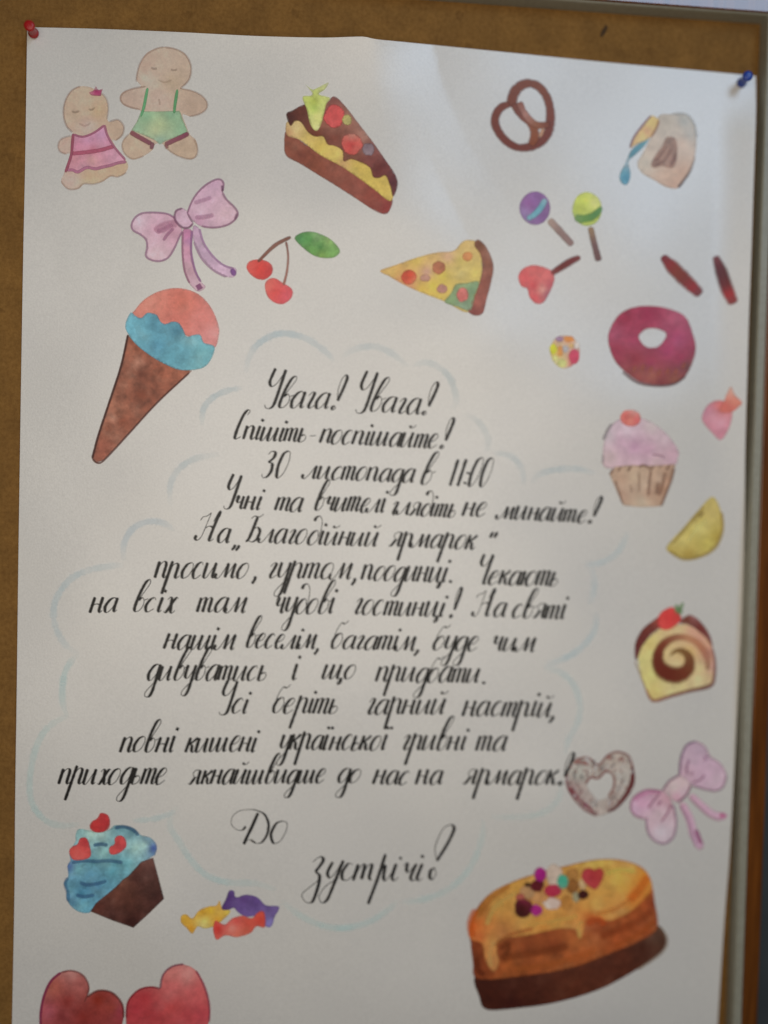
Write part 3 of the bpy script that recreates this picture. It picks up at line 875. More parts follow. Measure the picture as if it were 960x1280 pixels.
b.stroke([(395, 895), (520, 815), (610, 762), (685, 732)], [6.5, 8.5, 8, 5], [(122, 54, 46), (104, 34, 22), (108, 34, 28), (112, 48, 44)], soft=.64)
b.build("stick", lh)

# round sweet
P = part("", "", 680, 370, 4.8)
b = P()
b.dab(125, 333, 90, 100, [(60, 325, 202, 182, 44), (70, 290, 176, 142, 110), (150, 262, 186, 126, 66), (105, 245, 162, 128, 118), (125, 318, 164, 156, 148), (185, 350, 186, 74, 88), (170, 400, 182, 68, 88), (110, 400, 184, 178, 116), (85, 350, 186, 142, 74), (195, 295, 178, 160, 142), (70, 390, 188, 180, 128)], wob=.03, noise=.1)
for x, y, rx, ry, c in [(55, 318, 24, 34, (204, 186, 36)), (150, 258, 34, 20, (190, 118, 52)), (98, 330, 18, 36, (194, 128, 60)), (92, 258, 26, 18, (142, 112, 132)), (182, 362, 34, 46, (182, 58, 80)), (108, 404, 30, 26, (178, 178, 106)), (128, 318, 20, 22, (150, 146, 144)), (196, 298, 20, 24, (184, 172, 160)), (66, 372, 20, 18, (196, 192, 110)), (165, 300, 18, 16, (186, 150, 92))]:
    b.dab(x, y, rx, ry, c, feather=.6)
b.build("round_sweet", poster, "small multicoloured round sweet")

# doughnut
b = P()
b.tint = np.array((.84, .78, .84))
hole = [(570, 250), (598, 210), (655, 194), (728, 222), (716, 270), (672, 306), (612, 302)]
b.fill([(383, 270), (398, 190), (450, 110), (530, 68), (640, 58), (760, 78), (850, 125), (892, 220), (912, 310), (892, 400), (850, 480), (780, 527), (680, 537), (570, 517), (480, 452), (418, 380)],
       [(480, 130, 150, 38, 60), (620, 110, 150, 42, 68), (800, 130, 164, 82, 100), (430, 230, 160, 72, 90), (540, 260, 156, 52, 76), (800, 260, 160, 66, 96), (740, 330, 160, 56, 88), (540, 380, 138, 32, 42), (430, 330, 152, 44, 62), (640, 400, 146, 44, 66), (580, 460, 146, 72, 54), (650, 480, 146, 78, 54), (780, 500, 130, 74, 50), (860, 420, 104, 60, 52), (700, 520, 124, 48, 42), (820, 370, 150, 50, 74), (520, 470, 130, 56, 46)],
       holes=[hole], noise=.08, feather=.5)
dn = b.build("doughnut", poster, "crimson iced ring doughnut")
b = P(1)
for i, (x, y) in enumerate([(540, 440), (590, 430), (640, 440), (690, 460), (740, 455), (790, 455), (835, 420)]):
    b.stroke([(x+8, y-18), (x-6, y+16)], 3.2, (156, 84, 60), alpha=.55, soft=.68)
b.stroke([(470, 455), (560, 520), (680, 540), (780, 528), (850, 480)], 2.8, (92, 48, 48), alpha=.6)
b.build("icing_drips", dn)

# two small sausages
P = part("", "", 640, 200, 3)
b = P()
b.stroke([(563, 360), (600, 400), (650, 450), (708, 505)], [7, 15, 16, 10], [(104, 36, 38), (126, 34, 28), (116, 48, 28), (114, 42, 28), (132, 36, 36), (100, 52, 52)], soft=.6)
b.build("sausage", poster, "reddish brown sausage, left of the two")
b = P()
b.stroke([(762, 360), (785, 420), (805, 480), (832, 540)], [7, 14, 15, 11], [(108, 52, 52), (88, 26, 26), (82, 26, 22), (96, 26, 22), (140, 28, 30), (112, 48, 46)], soft=.6)
b.build("sausage", poster, "dark maroon sausage, right of the two")

# wrapped pink sweet
P = part("", "", 840, 500, 8)
b = P()
b.fill([(296, 180), (335, 75), (415, 10), (520, 10), (592, 90), (602, 170), (572, 280), (522, 370), (475, 402), (400, 330), (328, 250)], [(400, 180, 178, 122, 136), (480, 250, 180, 124, 140), (330, 120, 160, 110, 126), (500, 70, 174, 92, 86), (510, 350, 168, 112, 128)], noise=.06)
ws = b.build("wrapped_sweet", poster, "pink wrapped sweet at the right margin")
b = P(1)
b.fill([(470, 110), (520, 10), (545, -60), (590, -140), (625, -60), (700, 20), (690, 50), (620, 110), (560, 130)], [(540, 60, 176, 90, 82), (620, 20, 184, 112, 96), (590, -80, 186, 132, 118), (600, 90, 176, 92, 84)], noise=.07)
b.build("wrapper_twist", ws)

# pink cupcake
P = part("", "", 740, 500, 8)
b = P()
b.fill([(115, 665), (105, 560), (122, 400), (185, 260), (270, 190), (400, 165), (560, 200), (690, 285), (790, 385), (868, 510), (862, 570), (828, 650), (600, 670), (400, 670), (200, 690)],
       [(420, 470, 162, 122, 144), (300, 420, 172, 140, 154), (560, 500, 166, 132, 148), (350, 310, 178, 158, 166), (180, 580, 172, 150, 150), (600, 260, 168, 154, 154), (720, 400, 170, 148, 156), (800, 540, 166, 136, 148), (400, 620, 174, 146, 154), (160, 360, 168, 154, 158), (640, 620, 166, 142, 146)], noise=.06, feather=.6)
b.stroke([(112, 400), (150, 310), (200, 235)], 3.6, (134, 126, 128), alpha=.7, soft=.66)
b.stroke([(600, 545), (700, 560), (720, 590)], 2.4, (142, 112, 126), alpha=.5)
b.stroke([(105, 640), (108, 540)], 3, (148, 138, 138), alpha=.5)
pc = b.build("pink_cupcake", poster, "pale pink cupcake with a red cherry")
b = P(1)
b.dab(385, 182, 105, 88, [(340, 170, 178, 86, 80), (390, 190, 190, 108, 92), (440, 200, 180, 84, 84), (420, 120, 186, 128, 120)], wob=.04)
b.build("cherry", pc)
b = P(1)
b.fill([(170, 735), (235, 665), (400, 648), (600, 655), (835, 640), (822, 720), (765, 900), (695, 1062), (500, 1074), (310, 1055), (258, 940)],
       [(300, 800, 164, 134, 112), (420, 780, 168, 146, 122), (520, 850, 166, 144, 124), (660, 800, 166, 140, 120), (690, 890, 148, 112, 88), (500, 1020, 168, 150, 128), (300, 950, 158, 128, 108), (760, 800, 150, 118, 98), (570, 930, 150, 120, 100)], sharp=True, noise=.06)
for pts, w_, a in [([(175, 745), (215, 690)], 2.8, .8), ([(255, 715), (290, 668)], 2.4, .6), ([(355, 715), (395, 655)], 2.8, .8), ([(470, 680), (510, 650), (590, 690), (612, 655)], 2.6, .8), ([(670, 680), (690, 665)], 2.2, .5), ([(735, 700), (780, 652)], 2.8, .8),
                   ([(590, 700), (575, 800), (560, 960)], 3.0, .6), ([(820, 680), (790, 800), (740, 930), (690, 1060)], 3.4, .6), ([(660, 820), (645, 950)], 4.2, .5), ([(470, 720), (470, 920)], 3, .35), ([(230, 800), (270, 930), (310, 1040)], 2.6, .5), ([(380, 840), (400, 930)], 3, .3), ([(730, 720), (700, 860), (670, 960)], 4, .45)]:
    b.stroke(pts, w_, (122, 94, 80), alpha=a, soft=.62)
b.build("paper_case", pc)

# lemon wedge
P = part("", "", 640, 480, 3)
b = P()
b.fill([(578, 612), (640, 540), (700, 470), (752, 422), (782, 470), (792, 530), (770, 600), (720, 642), (660, 657), (610, 642)],
       [(700, 540, 176, 164, 94), (740, 480, 166, 150, 92), (640, 590, 172, 156, 90), (660, 640, 152, 128, 60), (770, 580, 150, 130, 58), (600, 625, 162, 142, 74), (740, 600, 166, 152, 78), (680, 500, 160, 142, 78)], noise=.07)
lm = b.build("lemon_wedge", poster, "yellow lemon wedge")
b = P(1)
b.stroke([(590, 625), (640, 655), (700, 648), (760, 615), (788, 550), (785, 480)], 4, (148, 126, 62), alpha=.6, soft=.66)
b.stroke([(600, 600), (660, 530), (720, 460)], 2.6, (140, 120, 66), alpha=.6)
b.stroke([(700, 500), (720, 478)], 2.6, (118, 98, 56), alpha=.8)
b.stroke([(660, 590), (690, 545), (730, 510)], 2.4, (186, 176, 118), alpha=.5)
b.build("lemon_rind", lm)

# swiss roll slice
P = part("", "", 780, 740, 7.385)
b = P()
b.fill([(128, 605), (155, 505), (245, 400), (350, 325), (470, 300), (600, 300), (725, 375), (800, 475), (832, 600), (832, 750), (812, 850), (600, 912), (430, 958), (268, 1002), (200, 900), (150, 750)],
       [(230, 480, 182, 160, 96), (180, 640, 184, 166, 104), (280, 920, 180, 154, 92), (480, 900, 176, 158, 110), (700, 700, 174, 156, 110), (700, 820, 172, 156, 114), (500, 340, 178, 154, 112), (700, 420, 176, 128, 106), (780, 560, 164, 112, 96), (800, 680, 166, 122, 108), (460, 620, 178, 152, 106), (600, 560, 182, 146, 90), (640, 360, 180, 134, 110), (240, 780, 188, 164, 100)], noise=.06)
b.stroke([(200, 890), (268, 1002), (430, 960), (600, 914), (790, 868), (832, 790), (838, 640), (815, 520)], [2.4, 3.8, 4.2, 4, 4.6, 3.6, 3, 2], [(140, 104, 74), (130, 92, 78), (120, 84, 68), (106, 72, 60), (118, 82, 76), (124, 86, 80)], soft=.64)
b.stroke([(100, 640), (125, 700), (200, 895)], 2.2, (140, 118, 88), alpha=.5)
sr = b.build("swiss_roll_slice", poster, "slice of chocolate swiss roll with a strawberry")
b = P(1)
b.fill([(98, 610), (102, 470), (165, 345), (255, 270), (340, 220), (350, 310), (250, 395), (165, 510), (130, 600), (115, 640)], [(130, 480, 96, 36, 30), (230, 330, 106, 46, 36), (120, 570, 98, 40, 40), (310, 270, 130, 58, 46)], noise=.08)
b.fill([(510, 265), (560, 225), (620, 210), (710, 275), (790, 390), (822, 520), (760, 430), (650, 335), (570, 295), (520, 290)], [(590, 250, 104, 52, 36), (700, 330, 100, 38, 32), (780, 420, 112, 60, 54), (640, 220, 138, 88, 84)], noise=.08)
b.build("chocolate_glaze", sr)
b = P(2)
b.stroke([(425, 590), (465, 550), (520, 540), (580, 575), (605, 640), (580, 720), (500, 765), (410, 755), (335, 700), (310, 610), (340, 510), (420, 440), (520, 415), (640, 445), (720, 520), (770, 620), (770, 720)],
         [1.8, 4, 6, 9, 11, 15, 18, 19, 17, 13, 10, 8.5, 7, 6.5, 7.5, 7, 3.5], [(120, 92, 52), (118, 84, 44), (110, 66, 38), (106, 48, 28), (98, 36, 20), (98, 34, 18), (102, 38, 22), (116, 56, 34), (136, 88, 62), (160, 112, 80), (158, 104, 76), (150, 100, 80), (140, 110, 78)], soft=.6)
b.build("chocolate_swirl", sr)
b = P(3)
b.fill([(305, 255), (345, 180), (440, 135), (485, 175), (530, 235), (500, 290), (440, 335), (380, 352), (318, 325)], [(410, 240, 184, 50, 48), (360, 280, 190, 62, 56), (470, 220, 176, 54, 48)], noise=.06)
b.build("strawberry", sr)
b = P(4)
for pts in ([(490, 185), (478, 110)], [(500, 185), (545, 95)], [(500, 180), (470, 150)], [(500, 190), (540, 175)]):
    b.stroke(pts, [6.5, 2.5], [(78, 106, 58), (116, 132, 98)], soft=.64)
b.build("strawberry_leaf", sr)

# heart shaped iced doughnut
P = part("", "", 700, 920, 4.364)
b = P()
b.tint = np.array((.86, .88, .86))
b.fill([(35, 190), (78, 130), (150, 118), (208, 160), (258, 108), (312, 88), (372, 110), (398, 170), (392, 240), (352, 320), (272, 412), (200, 437), (130, 400), (60, 320), (36, 260)],
       [(100, 200, 150, 145, 136), (300, 130, 150, 136, 126), (340, 220, 148, 140, 132), (200, 400, 150, 138, 130), (60, 290, 134, 108, 104), (280, 380, 140, 126, 118), (120, 350, 146, 132, 126)],
       holes=[[(145, 262), (168, 225), (208, 232), (258, 190), (296, 220), (290, 280), (260, 330), (212, 347), (172, 312)]], noise=.08, feather=.5)
hd = b.build("heart_doughnut", poster, "grey iced heart shaped doughnut with maroon edge")
b = P(1)
MR = (104, 52, 50)
for pts, w_, c_, a in [([(392, 160), (395, 240), (368, 310), (312, 382), (262, 415)], [3, 6, 5.5, 4, 2.5], (84, 28, 28), .95), ([(40, 200), (36, 255), (62, 320), (130, 398), (200, 436)], [2, 3, 3, 3, 2], (118, 78, 80), .6), ([(82, 128), (150, 116), (208, 158), (258, 106), (312, 86), (372, 108), (396, 170)], [2.4, 2.4, 2.8, 2.4, 2.4, 2.6, 3], (116, 74, 68), .7), ([(45, 280), (75, 310), (110, 350), (150, 385), (200, 430)], [4, 5, 3, 4, 2.4], (118, 66, 70), .75),
                       ([(75, 150), (100, 140), (150, 150)], 5, (132, 92, 84), .8), ([(258, 118), (280, 118)], 4, (128, 84, 76), .8), ([(325, 130), (345, 118)], 4.5, (124, 88, 80), .8), ([(140, 262), (165, 225), (208, 230), (250, 192), (285, 205)], 2.6, (116, 72, 66), .8),
                       ([(285, 205), (297, 240), (290, 285), (262, 330)], 3.2, (122, 92, 84), .75), ([(60, 290), (75, 300)], 6, (110, 48, 52), .8), ([(130, 370), (145, 380)], 5, (120, 70, 84), .8), ([(150, 140), (148, 160)], 4, (128, 78, 72), .7),
                       ([(85, 190), (78, 240)], 2.2, (106, 104, 100), .6), ([(120, 215), (125, 235)], 2.2, (108, 104, 100), .6), ([(215, 180), (250, 150)], 2.2, (112, 104, 98), .6), ([(300, 150), (285, 165)], 2.2, (112, 106, 100), .6), ([(120, 290), (110, 320)], 3, (132, 104, 104), .5), ([(345, 230), (320, 290), (280, 350)], 2.4, (126, 112, 106), .6), ([(325, 180), (340, 200)], 2.6, (128, 108, 102), .6), ([(280, 330), (262, 365)], 3, (118, 100, 94), .6), ([(100, 160), (70, 200)], 2.2, (120, 108, 102), .5), ([(210, 165), (222, 200)], 2.4, (126, 100, 94), .6)]:
    b.stroke(pts, w_, c_, alpha=a, soft=.62)
rh = random.Random(5)
ring = np.array([(35, 190), (78, 130), (150, 118), (208, 160), (258, 108), (312, 88), (372, 110), (398, 170), (392, 240), (352, 320), (272, 412), (200, 437), (130, 400), (60, 320), (36, 260)], float)
hol = np.array([(138, 262), (162, 220), (208, 226), (258, 184), (300, 216), (296, 284), (264, 338), (212, 354), (166, 318)], float)
for _ in range(150):
    q0 = np.array([[rh.uniform(40, 392), rh.uniform(95, 430)]])
    if not inside(ring, q0)[0] or inside(hol, q0)[0]: continue
    x, y = q0[0]
    a_ = rh.uniform(0.9, 2.2); l_ = rh.uniform(6, 16)
    b.stroke([(x-l_*math.cos(a_), y+l_*math.sin(a_)), (x, y), (x+l_*math.cos(a_), y-l_*math.sin(a_))], rh.uniform(1.8, 3.4),
             rh.choice([(112, 106, 100), (126, 118, 112), (120, 84, 80), (136, 110, 104), (178, 172, 164), (104, 96, 94), (182, 176, 170)]), alpha=rh.uniform(.25, .6), soft=.66)
b.build("icing_marks", hd)

# mauve bow
OC = (106, 72, 92)
PT = lambda: None
bow(P, [(560, 300), (470, 292), (400, 335), (384, 390), (408, 432), (460, 452), (474, 510), (505, 562), (560, 587), (610, 560), (632, 500), (628, 420), (612, 365), (590, 320)],
    [(650, 212), (660, 120), (690, 50), (740, 28), (790, 58), (818, 112), (872, 150), (908, 212), (892, 270), (850, 298), (780, 287), (720, 268), (680, 232)],
    [(556, 296), (600, 240), (655, 212), (712, 262), (692, 320), (645, 362), (605, 345), (590, 310)],
    [([(650, 372), (680, 360), (705, 430), (735, 500), (755, 560), (785, 590), (770, 618), (745, 610), (715, 550), (695, 470), (665, 420)], [(690, 430, 148, 120, 126), (720, 500, 140, 106, 118), (760, 590, 132, 84, 102)],
      [([(668, 372), (706, 450), (730, 535), (768, 608)], [8, 9.5, 10, 9], (148, 116, 126), .65), ([(655, 375), (700, 460), (725, 560), (745, 605)], 2.4, (118, 88, 102), .55), ([(740, 510), (770, 590)], 5, (112, 70, 90), .55)]),
     ([(700, 330), (730, 320), (770, 360), (830, 410), (908, 425), (905, 448), (860, 460), (800, 430), (750, 385)], [(750, 360, 150, 124, 130), (820, 420, 146, 116, 126), (890, 438, 138, 84, 106)],
      [([(712, 322), (770, 378), (835, 428), (906, 438)], [7, 9, 9, 7], (148, 118, 128), .65), ([(705, 335), (760, 390), (815, 437), (870, 460)], 2.6, (122, 96, 104), .55), ([(870, 430), (900, 436)], 5.5, (132, 74, 98), .55)])],
    [([(545, 310), (510, 350), (480, 392)], 2.4, (112, 68, 88), .8), ([(548, 352), (535, 380)], 3, (120, 76, 96), .7), ([(605, 370), (585, 420), (550, 468)], 2.6, (116, 72, 90), .8), ([(400, 350), (470, 310), (550, 305)], 5, (142, 88, 116), .5),
     ([(705, 125), (690, 170), (692, 210)], 2.6, (116, 80, 100), .8), ([(725, 195), (712, 212)], 3, (120, 84, 102), .6), ([(788, 210), (760, 240), (720, 252)], 2.6, (112, 76, 94), .8), ([(785, 115), (800, 125)], 8, (132, 100, 120), .5)],
    [([(555, 300), (470, 293), (400, 335), (384, 390), (408, 432), (460, 452)], 2.6, (122, 76, 98), .75), ([(470, 440), (474, 510), (505, 562), (560, 587), (610, 560), (632, 500), (628, 420), (615, 370)], 2.6, OC, .75),
     ([(650, 212), (658, 120), (688, 50), (740, 28)], 2.8, (96, 64, 92), .85), ([(740, 28), (790, 58), (818, 112), (872, 150), (908, 212)], 2.2, (138, 108, 122), .6), ([(908, 212), (892, 270), (850, 298), (780, 287), (720, 268)], 2.6, OC, .75),
     ([(556, 298), (598, 242), (652, 212)], 2.8, (98, 66, 84), .85), ([(714, 262), (690, 318), (640, 362)], 3, (96, 52, 74), .9)],
    [[(450, 370, 160, 112, 132), (410, 400, 164, 122, 140), (550, 430, 158, 124, 130), (550, 520, 160, 130, 136), (500, 470, 158, 122, 130), (590, 340, 146, 108, 118)],
     [(720, 120, 150, 124, 138), (800, 200, 152, 122, 138), (840, 250, 154, 126, 138), (760, 70, 146, 122, 136), (690, 200, 150, 120, 132)],
     [(620, 280, 154, 134, 134), (670, 250, 150, 128, 130), (640, 330, 150, 112, 124), (670, 310, 156, 126, 134)]],
    "ribbon_bow", "mauve bow beside the heart doughnut", (.93, .98, .92))

# blue cupcake
P = part("", "", 60, 1010, 6)
b = P()
b.tint = np.array((.95, 1.08, .92))
b.fill([(205, 215), (218, 165), (250, 155), (300, 165), (380, 180), (460, 160), (500, 128), (580, 132), (650, 155), (695, 200), (770, 222), (818, 280), (805, 350), (770, 372), (702, 442), (618, 524), (520, 604), (456, 670), (366, 726), (320, 782), (250, 785), (180, 745), (138, 680), (138, 620), (118, 560), (150, 510), (145, 430), (168, 390), (160, 330), (205, 250)],
       [(240, 185, 112, 136, 140), (400, 210, 132, 150, 150), (540, 150, 88, 118, 130), (630, 180, 82, 110, 124), (660, 300, 132, 156, 164), (720, 280, 136, 158, 164), (790, 300, 54, 68, 128, 1.4), (740, 235, 98, 118, 136), (380, 290, 96, 120, 130), (420, 330, 112, 140, 142), (340, 400, 62, 98, 110), (500, 410, 66, 106, 120), (600, 420, 84, 128, 142), (230, 460, 88, 124, 134), (320, 500, 76, 112, 134), (300, 580, 58, 94, 120), (250, 640, 50, 90, 114), (370, 580, 58, 92, 120), (180, 600, 74, 108, 124), (420, 560, 74, 112, 132), (180, 690, 72, 104, 128), (270, 730, 82, 122, 138), (160, 440, 68, 84, 126), (480, 480, 74, 118, 134), (320, 190, 138, 156, 152)], noise=.13)
for pts, a in [([(240, 560), (300, 575), (380, 565), (440, 545)], .5), ([(210, 650), (270, 665), (350, 650)], .5), ([(180, 410), (260, 395), (360, 400), (460, 395), (560, 410)], .5), ([(500, 150), (570, 140), (640, 165), (680, 205)], .6), ([(340, 280), (400, 270), (450, 280)], .6), ([(150, 520), (130, 570), (150, 640), (150, 700)], .4)]:
    b.stroke(pts, 4.5, (50, 80, 104), alpha=a, soft=.68)
bc = b.build("blue_cupcake", poster, "blue iced cupcake with three red hearts")
b = P(1)
b.fill([(318, 775), (360, 710), (430, 655), (520, 580), (560, 535), (600, 510), (650, 455), (700, 400), (790, 370), (830, 520), (872, 680), (760, 790), (642, 898), (480, 842)],
       [(400, 720, 72, 38, 30), (500, 640, 86, 50, 38), (560, 560, 92, 56, 42), (720, 420, 88, 52, 44), (600, 660, 70, 38, 28), (740, 600, 60, 32, 26), (820, 670, 56, 26, 22), (640, 850, 52, 24, 20), (480, 800, 62, 32, 26), (660, 520, 66, 34, 28), (780, 480, 70, 38, 32)], sharp=True, noise=.12, feather=.35)
b.build("chocolate_case", bc)
for pts, c in [([(312, 130), (335, 95), (370, 75), (395, 35), (450, 50), (468, 105), (452, 160), (385, 185), (330, 170)], [(360, 120, 158, 42, 40), (430, 90, 152, 40, 42), (400, 150, 142, 40, 40)]),
               ([(158, 325), (185, 285), (222, 268), (240, 225), (290, 222), (315, 280), (324, 350), (290, 382), (190, 388)], [(220, 320, 172, 62, 54), (270, 260, 148, 46, 46), (280, 350, 166, 62, 56)]),
               ([(460, 335), (462, 290), (500, 268), (500, 225), (540, 202), (582, 230), (588, 290), (540, 335), (490, 350)], [(530, 250, 160, 58, 56), (500, 310, 164, 62, 58), (560, 290, 148, 52, 54)])]:
    h_ = P(2)
    h_.fill(pts, c, noise=.09)
    h_.build("red_heart", bc)

# three wrapped sweets
P = part("", "", 220, 1105, 6.857)
b = P()
b.fill([(45, 270), (90, 258), (140, 292), (200, 222), (280, 190), (345, 182), (375, 138), (398, 205), (470, 228), (425, 290), (330, 362), (240, 382), (185, 365), (140, 428), (90, 378), (42, 330)],
       [(90, 300, 170, 128, 40), (130, 380, 158, 110, 28), (230, 240, 166, 124, 36), (300, 230, 174, 132, 34), (240, 330, 186, 152, 76), (350, 300, 164, 116, 34), (430, 250, 176, 138, 56), (370, 180, 176, 130, 60), (230, 365, 184, 150, 92)], noise=.08)
b.build("yellow_sweet", poster, "mustard yellow wrapped sweet")
b = P(1)
b.fill([(388, 212), (425, 130), (455, 55), (500, 60), (515, 112), (600, 88), (700, 112), (770, 178), (880, 188), (878, 230), (848, 280), (820, 362), (765, 362), (700, 280), (600, 282), (530, 242), (495, 205), (450, 222)],
       [(450, 130, 64, 40, 92), (430, 190, 68, 44, 92), (580, 140, 78, 54, 102), (680, 160, 84, 62, 112), (600, 230, 90, 70, 118), (780, 240, 84, 66, 110), (850, 220, 90, 74, 118), (800, 330, 98, 90, 138), (520, 180, 80, 60, 110)], noise=.09)
b.build("purple_sweet", poster, "purple wrapped sweet")
b = P(2)
b.fill([(318, 360), (338, 308), (380, 330), (425, 342), (480, 292), (570, 268), (650, 290), (700, 240), (758, 238), (764, 370), (690, 362), (640, 420), (525, 455), (425, 440), (350, 478), (322, 420)],
       [(360, 380, 164, 42, 36), (480, 380, 172, 104, 90), (520, 310, 168, 66, 58), (620, 330, 160, 64, 50), (540, 430, 170, 88, 70), (720, 310, 166, 58, 46), (600, 400, 164, 74, 56), (440, 350, 164, 74, 66)], noise=.07)
b.build("red_sweet", poster, "red wrapped sweet")

# big orange cake
P = part("", "", 570, 1060, 3.4286)
b = P()
b.fill([(90, 540), (300, 525), (500, 490), (680, 420), (800, 360), (870, 332), (902, 395), (870, 455), (740, 542), (600, 612), (420, 664), (250, 688), (130, 692), (100, 640)],
       [(130, 620, 58, 24, 16), (300, 620, 62, 28, 18), (500, 580, 68, 32, 20), (700, 480, 66, 32, 22), (860, 380, 66, 44, 34), (250, 680, 54, 20, 14), (800, 440, 58, 30, 22)], noise=.10, feather=.3)
b.stroke([(870, 335), (905, 390), (880, 450), (780, 520)], 2.6, (100, 84, 68), alpha=.5)
cake = b.build("layer_cake", poster, "large orange cake on a dark chocolate base")
b = P(1); b.tint = np.array((.86, .86, .9))
b.fill([(62, 410), (56, 330), (90, 255), (150, 190), (250, 140), (330, 112), (450, 80), (600, 48), (720, 52), (805, 88), (838, 150), (852, 230), (862, 342), (780, 402), (660, 452), (500, 512), (300, 547), (95, 562), (72, 490)],
       [(80, 440, 112, 50, 22), (90, 530, 110, 52, 26), (200, 440, 122, 60, 28), (300, 420, 118, 58, 28), (230, 500, 136, 72, 32), (400, 490, 128, 68, 32), (420, 420, 112, 52, 24), (560, 450, 130, 68, 32), (600, 340, 118, 56, 28), (700, 380, 128, 62, 30), (800, 320, 122, 58, 28), (840, 240, 112, 48, 24), (800, 140, 166, 90, 34), (760, 240, 134, 66, 30), (520, 400, 138, 78, 38)], noise=.12)
for pts, w_, c_, a in [([(190, 470), (330, 450), (480, 420)], 9, (104, 50, 22), .4), ([(250, 520), (420, 495), (600, 440)], 8, (140, 76, 34), .4), ([(620, 380), (740, 330), (840, 270)], 9, (110, 50, 24), .4), ([(190, 430), (225, 410), (215, 460)], 6, (98, 48, 22), .45), ([(85, 470), (95, 520), (120, 545)], 7, (96, 40, 18), .5), ([(680, 420), (780, 370), (850, 310)], 6, (134, 68, 30), .4)]:
    b.stroke(pts, w_, c_, alpha=a, soft=.72)
b.build("orange_side", cake)
b = P(2)
b.fill([(62, 390), (58, 330), (95, 250), (160, 185), (250, 142), (330, 114), (450, 82), (600, 50), (720, 54), (800, 88), (832, 130), (835, 180), (760, 262), (690, 300), (650, 312), (600, 300), (560, 312), (545, 360), (530, 392), (512, 350), (440, 345), (360, 362), (280, 378), (190, 392), (175, 440), (185, 490), (160, 530), (125, 480), (110, 410)],
       [(75, 330, 170, 84, 34), (110, 250, 128, 78, 30), (100, 380, 158, 84, 42), (180, 240, 162, 122, 58), (150, 400, 156, 112, 60), (150, 500, 146, 100, 58), (260, 180, 168, 124, 56), (300, 300, 156, 118, 58), (200, 360, 144, 94, 52), (420, 330, 152, 110, 50), (520, 360, 152, 108, 58), (600, 240, 156, 118, 56), (700, 130, 164, 122, 52), (600, 70, 166, 132, 62), (800, 130, 172, 92, 32), (770, 210, 164, 86, 32), (720, 70, 168, 112, 56), (690, 280, 148, 104, 54), (380, 340, 162, 108, 48), (520, 150, 148, 108, 56), (580, 305, 150, 72, 32)], noise=.09, feather=.3)
for pts, w_, c_, a in [([(70, 380), (62, 320), (85, 262)], 9, (166, 80, 28), .55), ([(95, 290), (150, 215), (230, 160)], 7, (150, 96, 40), .45), ([(130, 330), (170, 250), (260, 190)], 6, (176, 142, 76), .5), ([(160, 420), (230, 372), (330, 345)], 5, (140, 86, 44), .5), ([(300, 330), (420, 312), (520, 290)], 6, (172, 136, 70), .45),
                       ([(740, 225), (790, 170), (822, 118)], 10, (168, 80, 26), .55), ([(640, 110), (700, 92), (770, 100)], 6, (176, 146, 70), .45), ([(600, 280), (680, 262), (750, 215)], 5, (144, 96, 44), .45), ([(530, 385), (525, 340), (540, 310)], 5, (170, 130, 70), .5), ([(150, 510), (145, 450), (165, 395)], 6, (172, 134, 80), .5), ([(560, 325), (610, 305), (640, 330)], 8, (150, 66, 28), .5)]:
    b.stroke(pts, w_, c_, alpha=a, soft=.72)
b.build("caramel_top", cake)
P = part("", "", 640, 1060, 7.385)
fr = P(3)
fr.dab(390, 250, 80, 110, (158, 140, 124)); fr.dab(370, 510, 90, 60, (162, 142, 130)); fr.dab(240, 450, 100, 60, (154, 108, 64)); fr.dab(140, 400, 70, 70, (146, 110, 74))
fr.dab(560, 240, 60, 60, (140, 98, 50)); fr.dab(560, 350, 60, 70, (112, 72, 34)); fr.dab(500, 500, 55, 75, (144, 98, 46)); fr.dab(650, 330, 40, 55, (158, 130, 92)); fr.dab(590, 450, 40, 50, (122, 116, 90))
fr.build("cream_patches", cake)
for nm, args in [("fruit_piece", (262, 245, 58, 72, (134, 26, 98))), ("fruit_piece", (232, 345, 66, 58, (84, 22, 28))), ("fruit_piece", (105, 550, 86, 92, [(100, 550, 64, 16, 16), (70, 600, 58, 18, 14), (110, 480, 100, 28, 46)])), ("fruit_piece", (222, 570, 58, 56, (136, 32, 100))),
                 ("fruit_piece", (372, 390, 80, 64, (146, 38, 58))), ("fruit_piece", (466, 308, 52, 72, [(466, 300, 50, 132, 106), (480, 370, 78, 130, 108)])), ("fruit_piece", (655, 430, 54, 46, (58, 20, 18))), ("fruit_piece", (75, 450, 46, 36, (136, 70, 58))), ("fruit_piece", (145, 335, 36, 24, (66, 40, 22)))]:
    f_ = P(4)
    f_.dab(*args, noise=.08, feather=.5)
    f_.build(nm, cake)
f_ = P(4)
f_.fill([(640, 270), (655, 200), (715, 178), (760, 195), (810, 175), (848, 220), (830, 300), (775, 380), (735, 372), (680, 330)], [(740, 260, 138, 40, 44), (690, 240, 144, 48, 52), (800, 230, 140, 48, 44)], noise=.07)
f_.build("red_heart", cake)

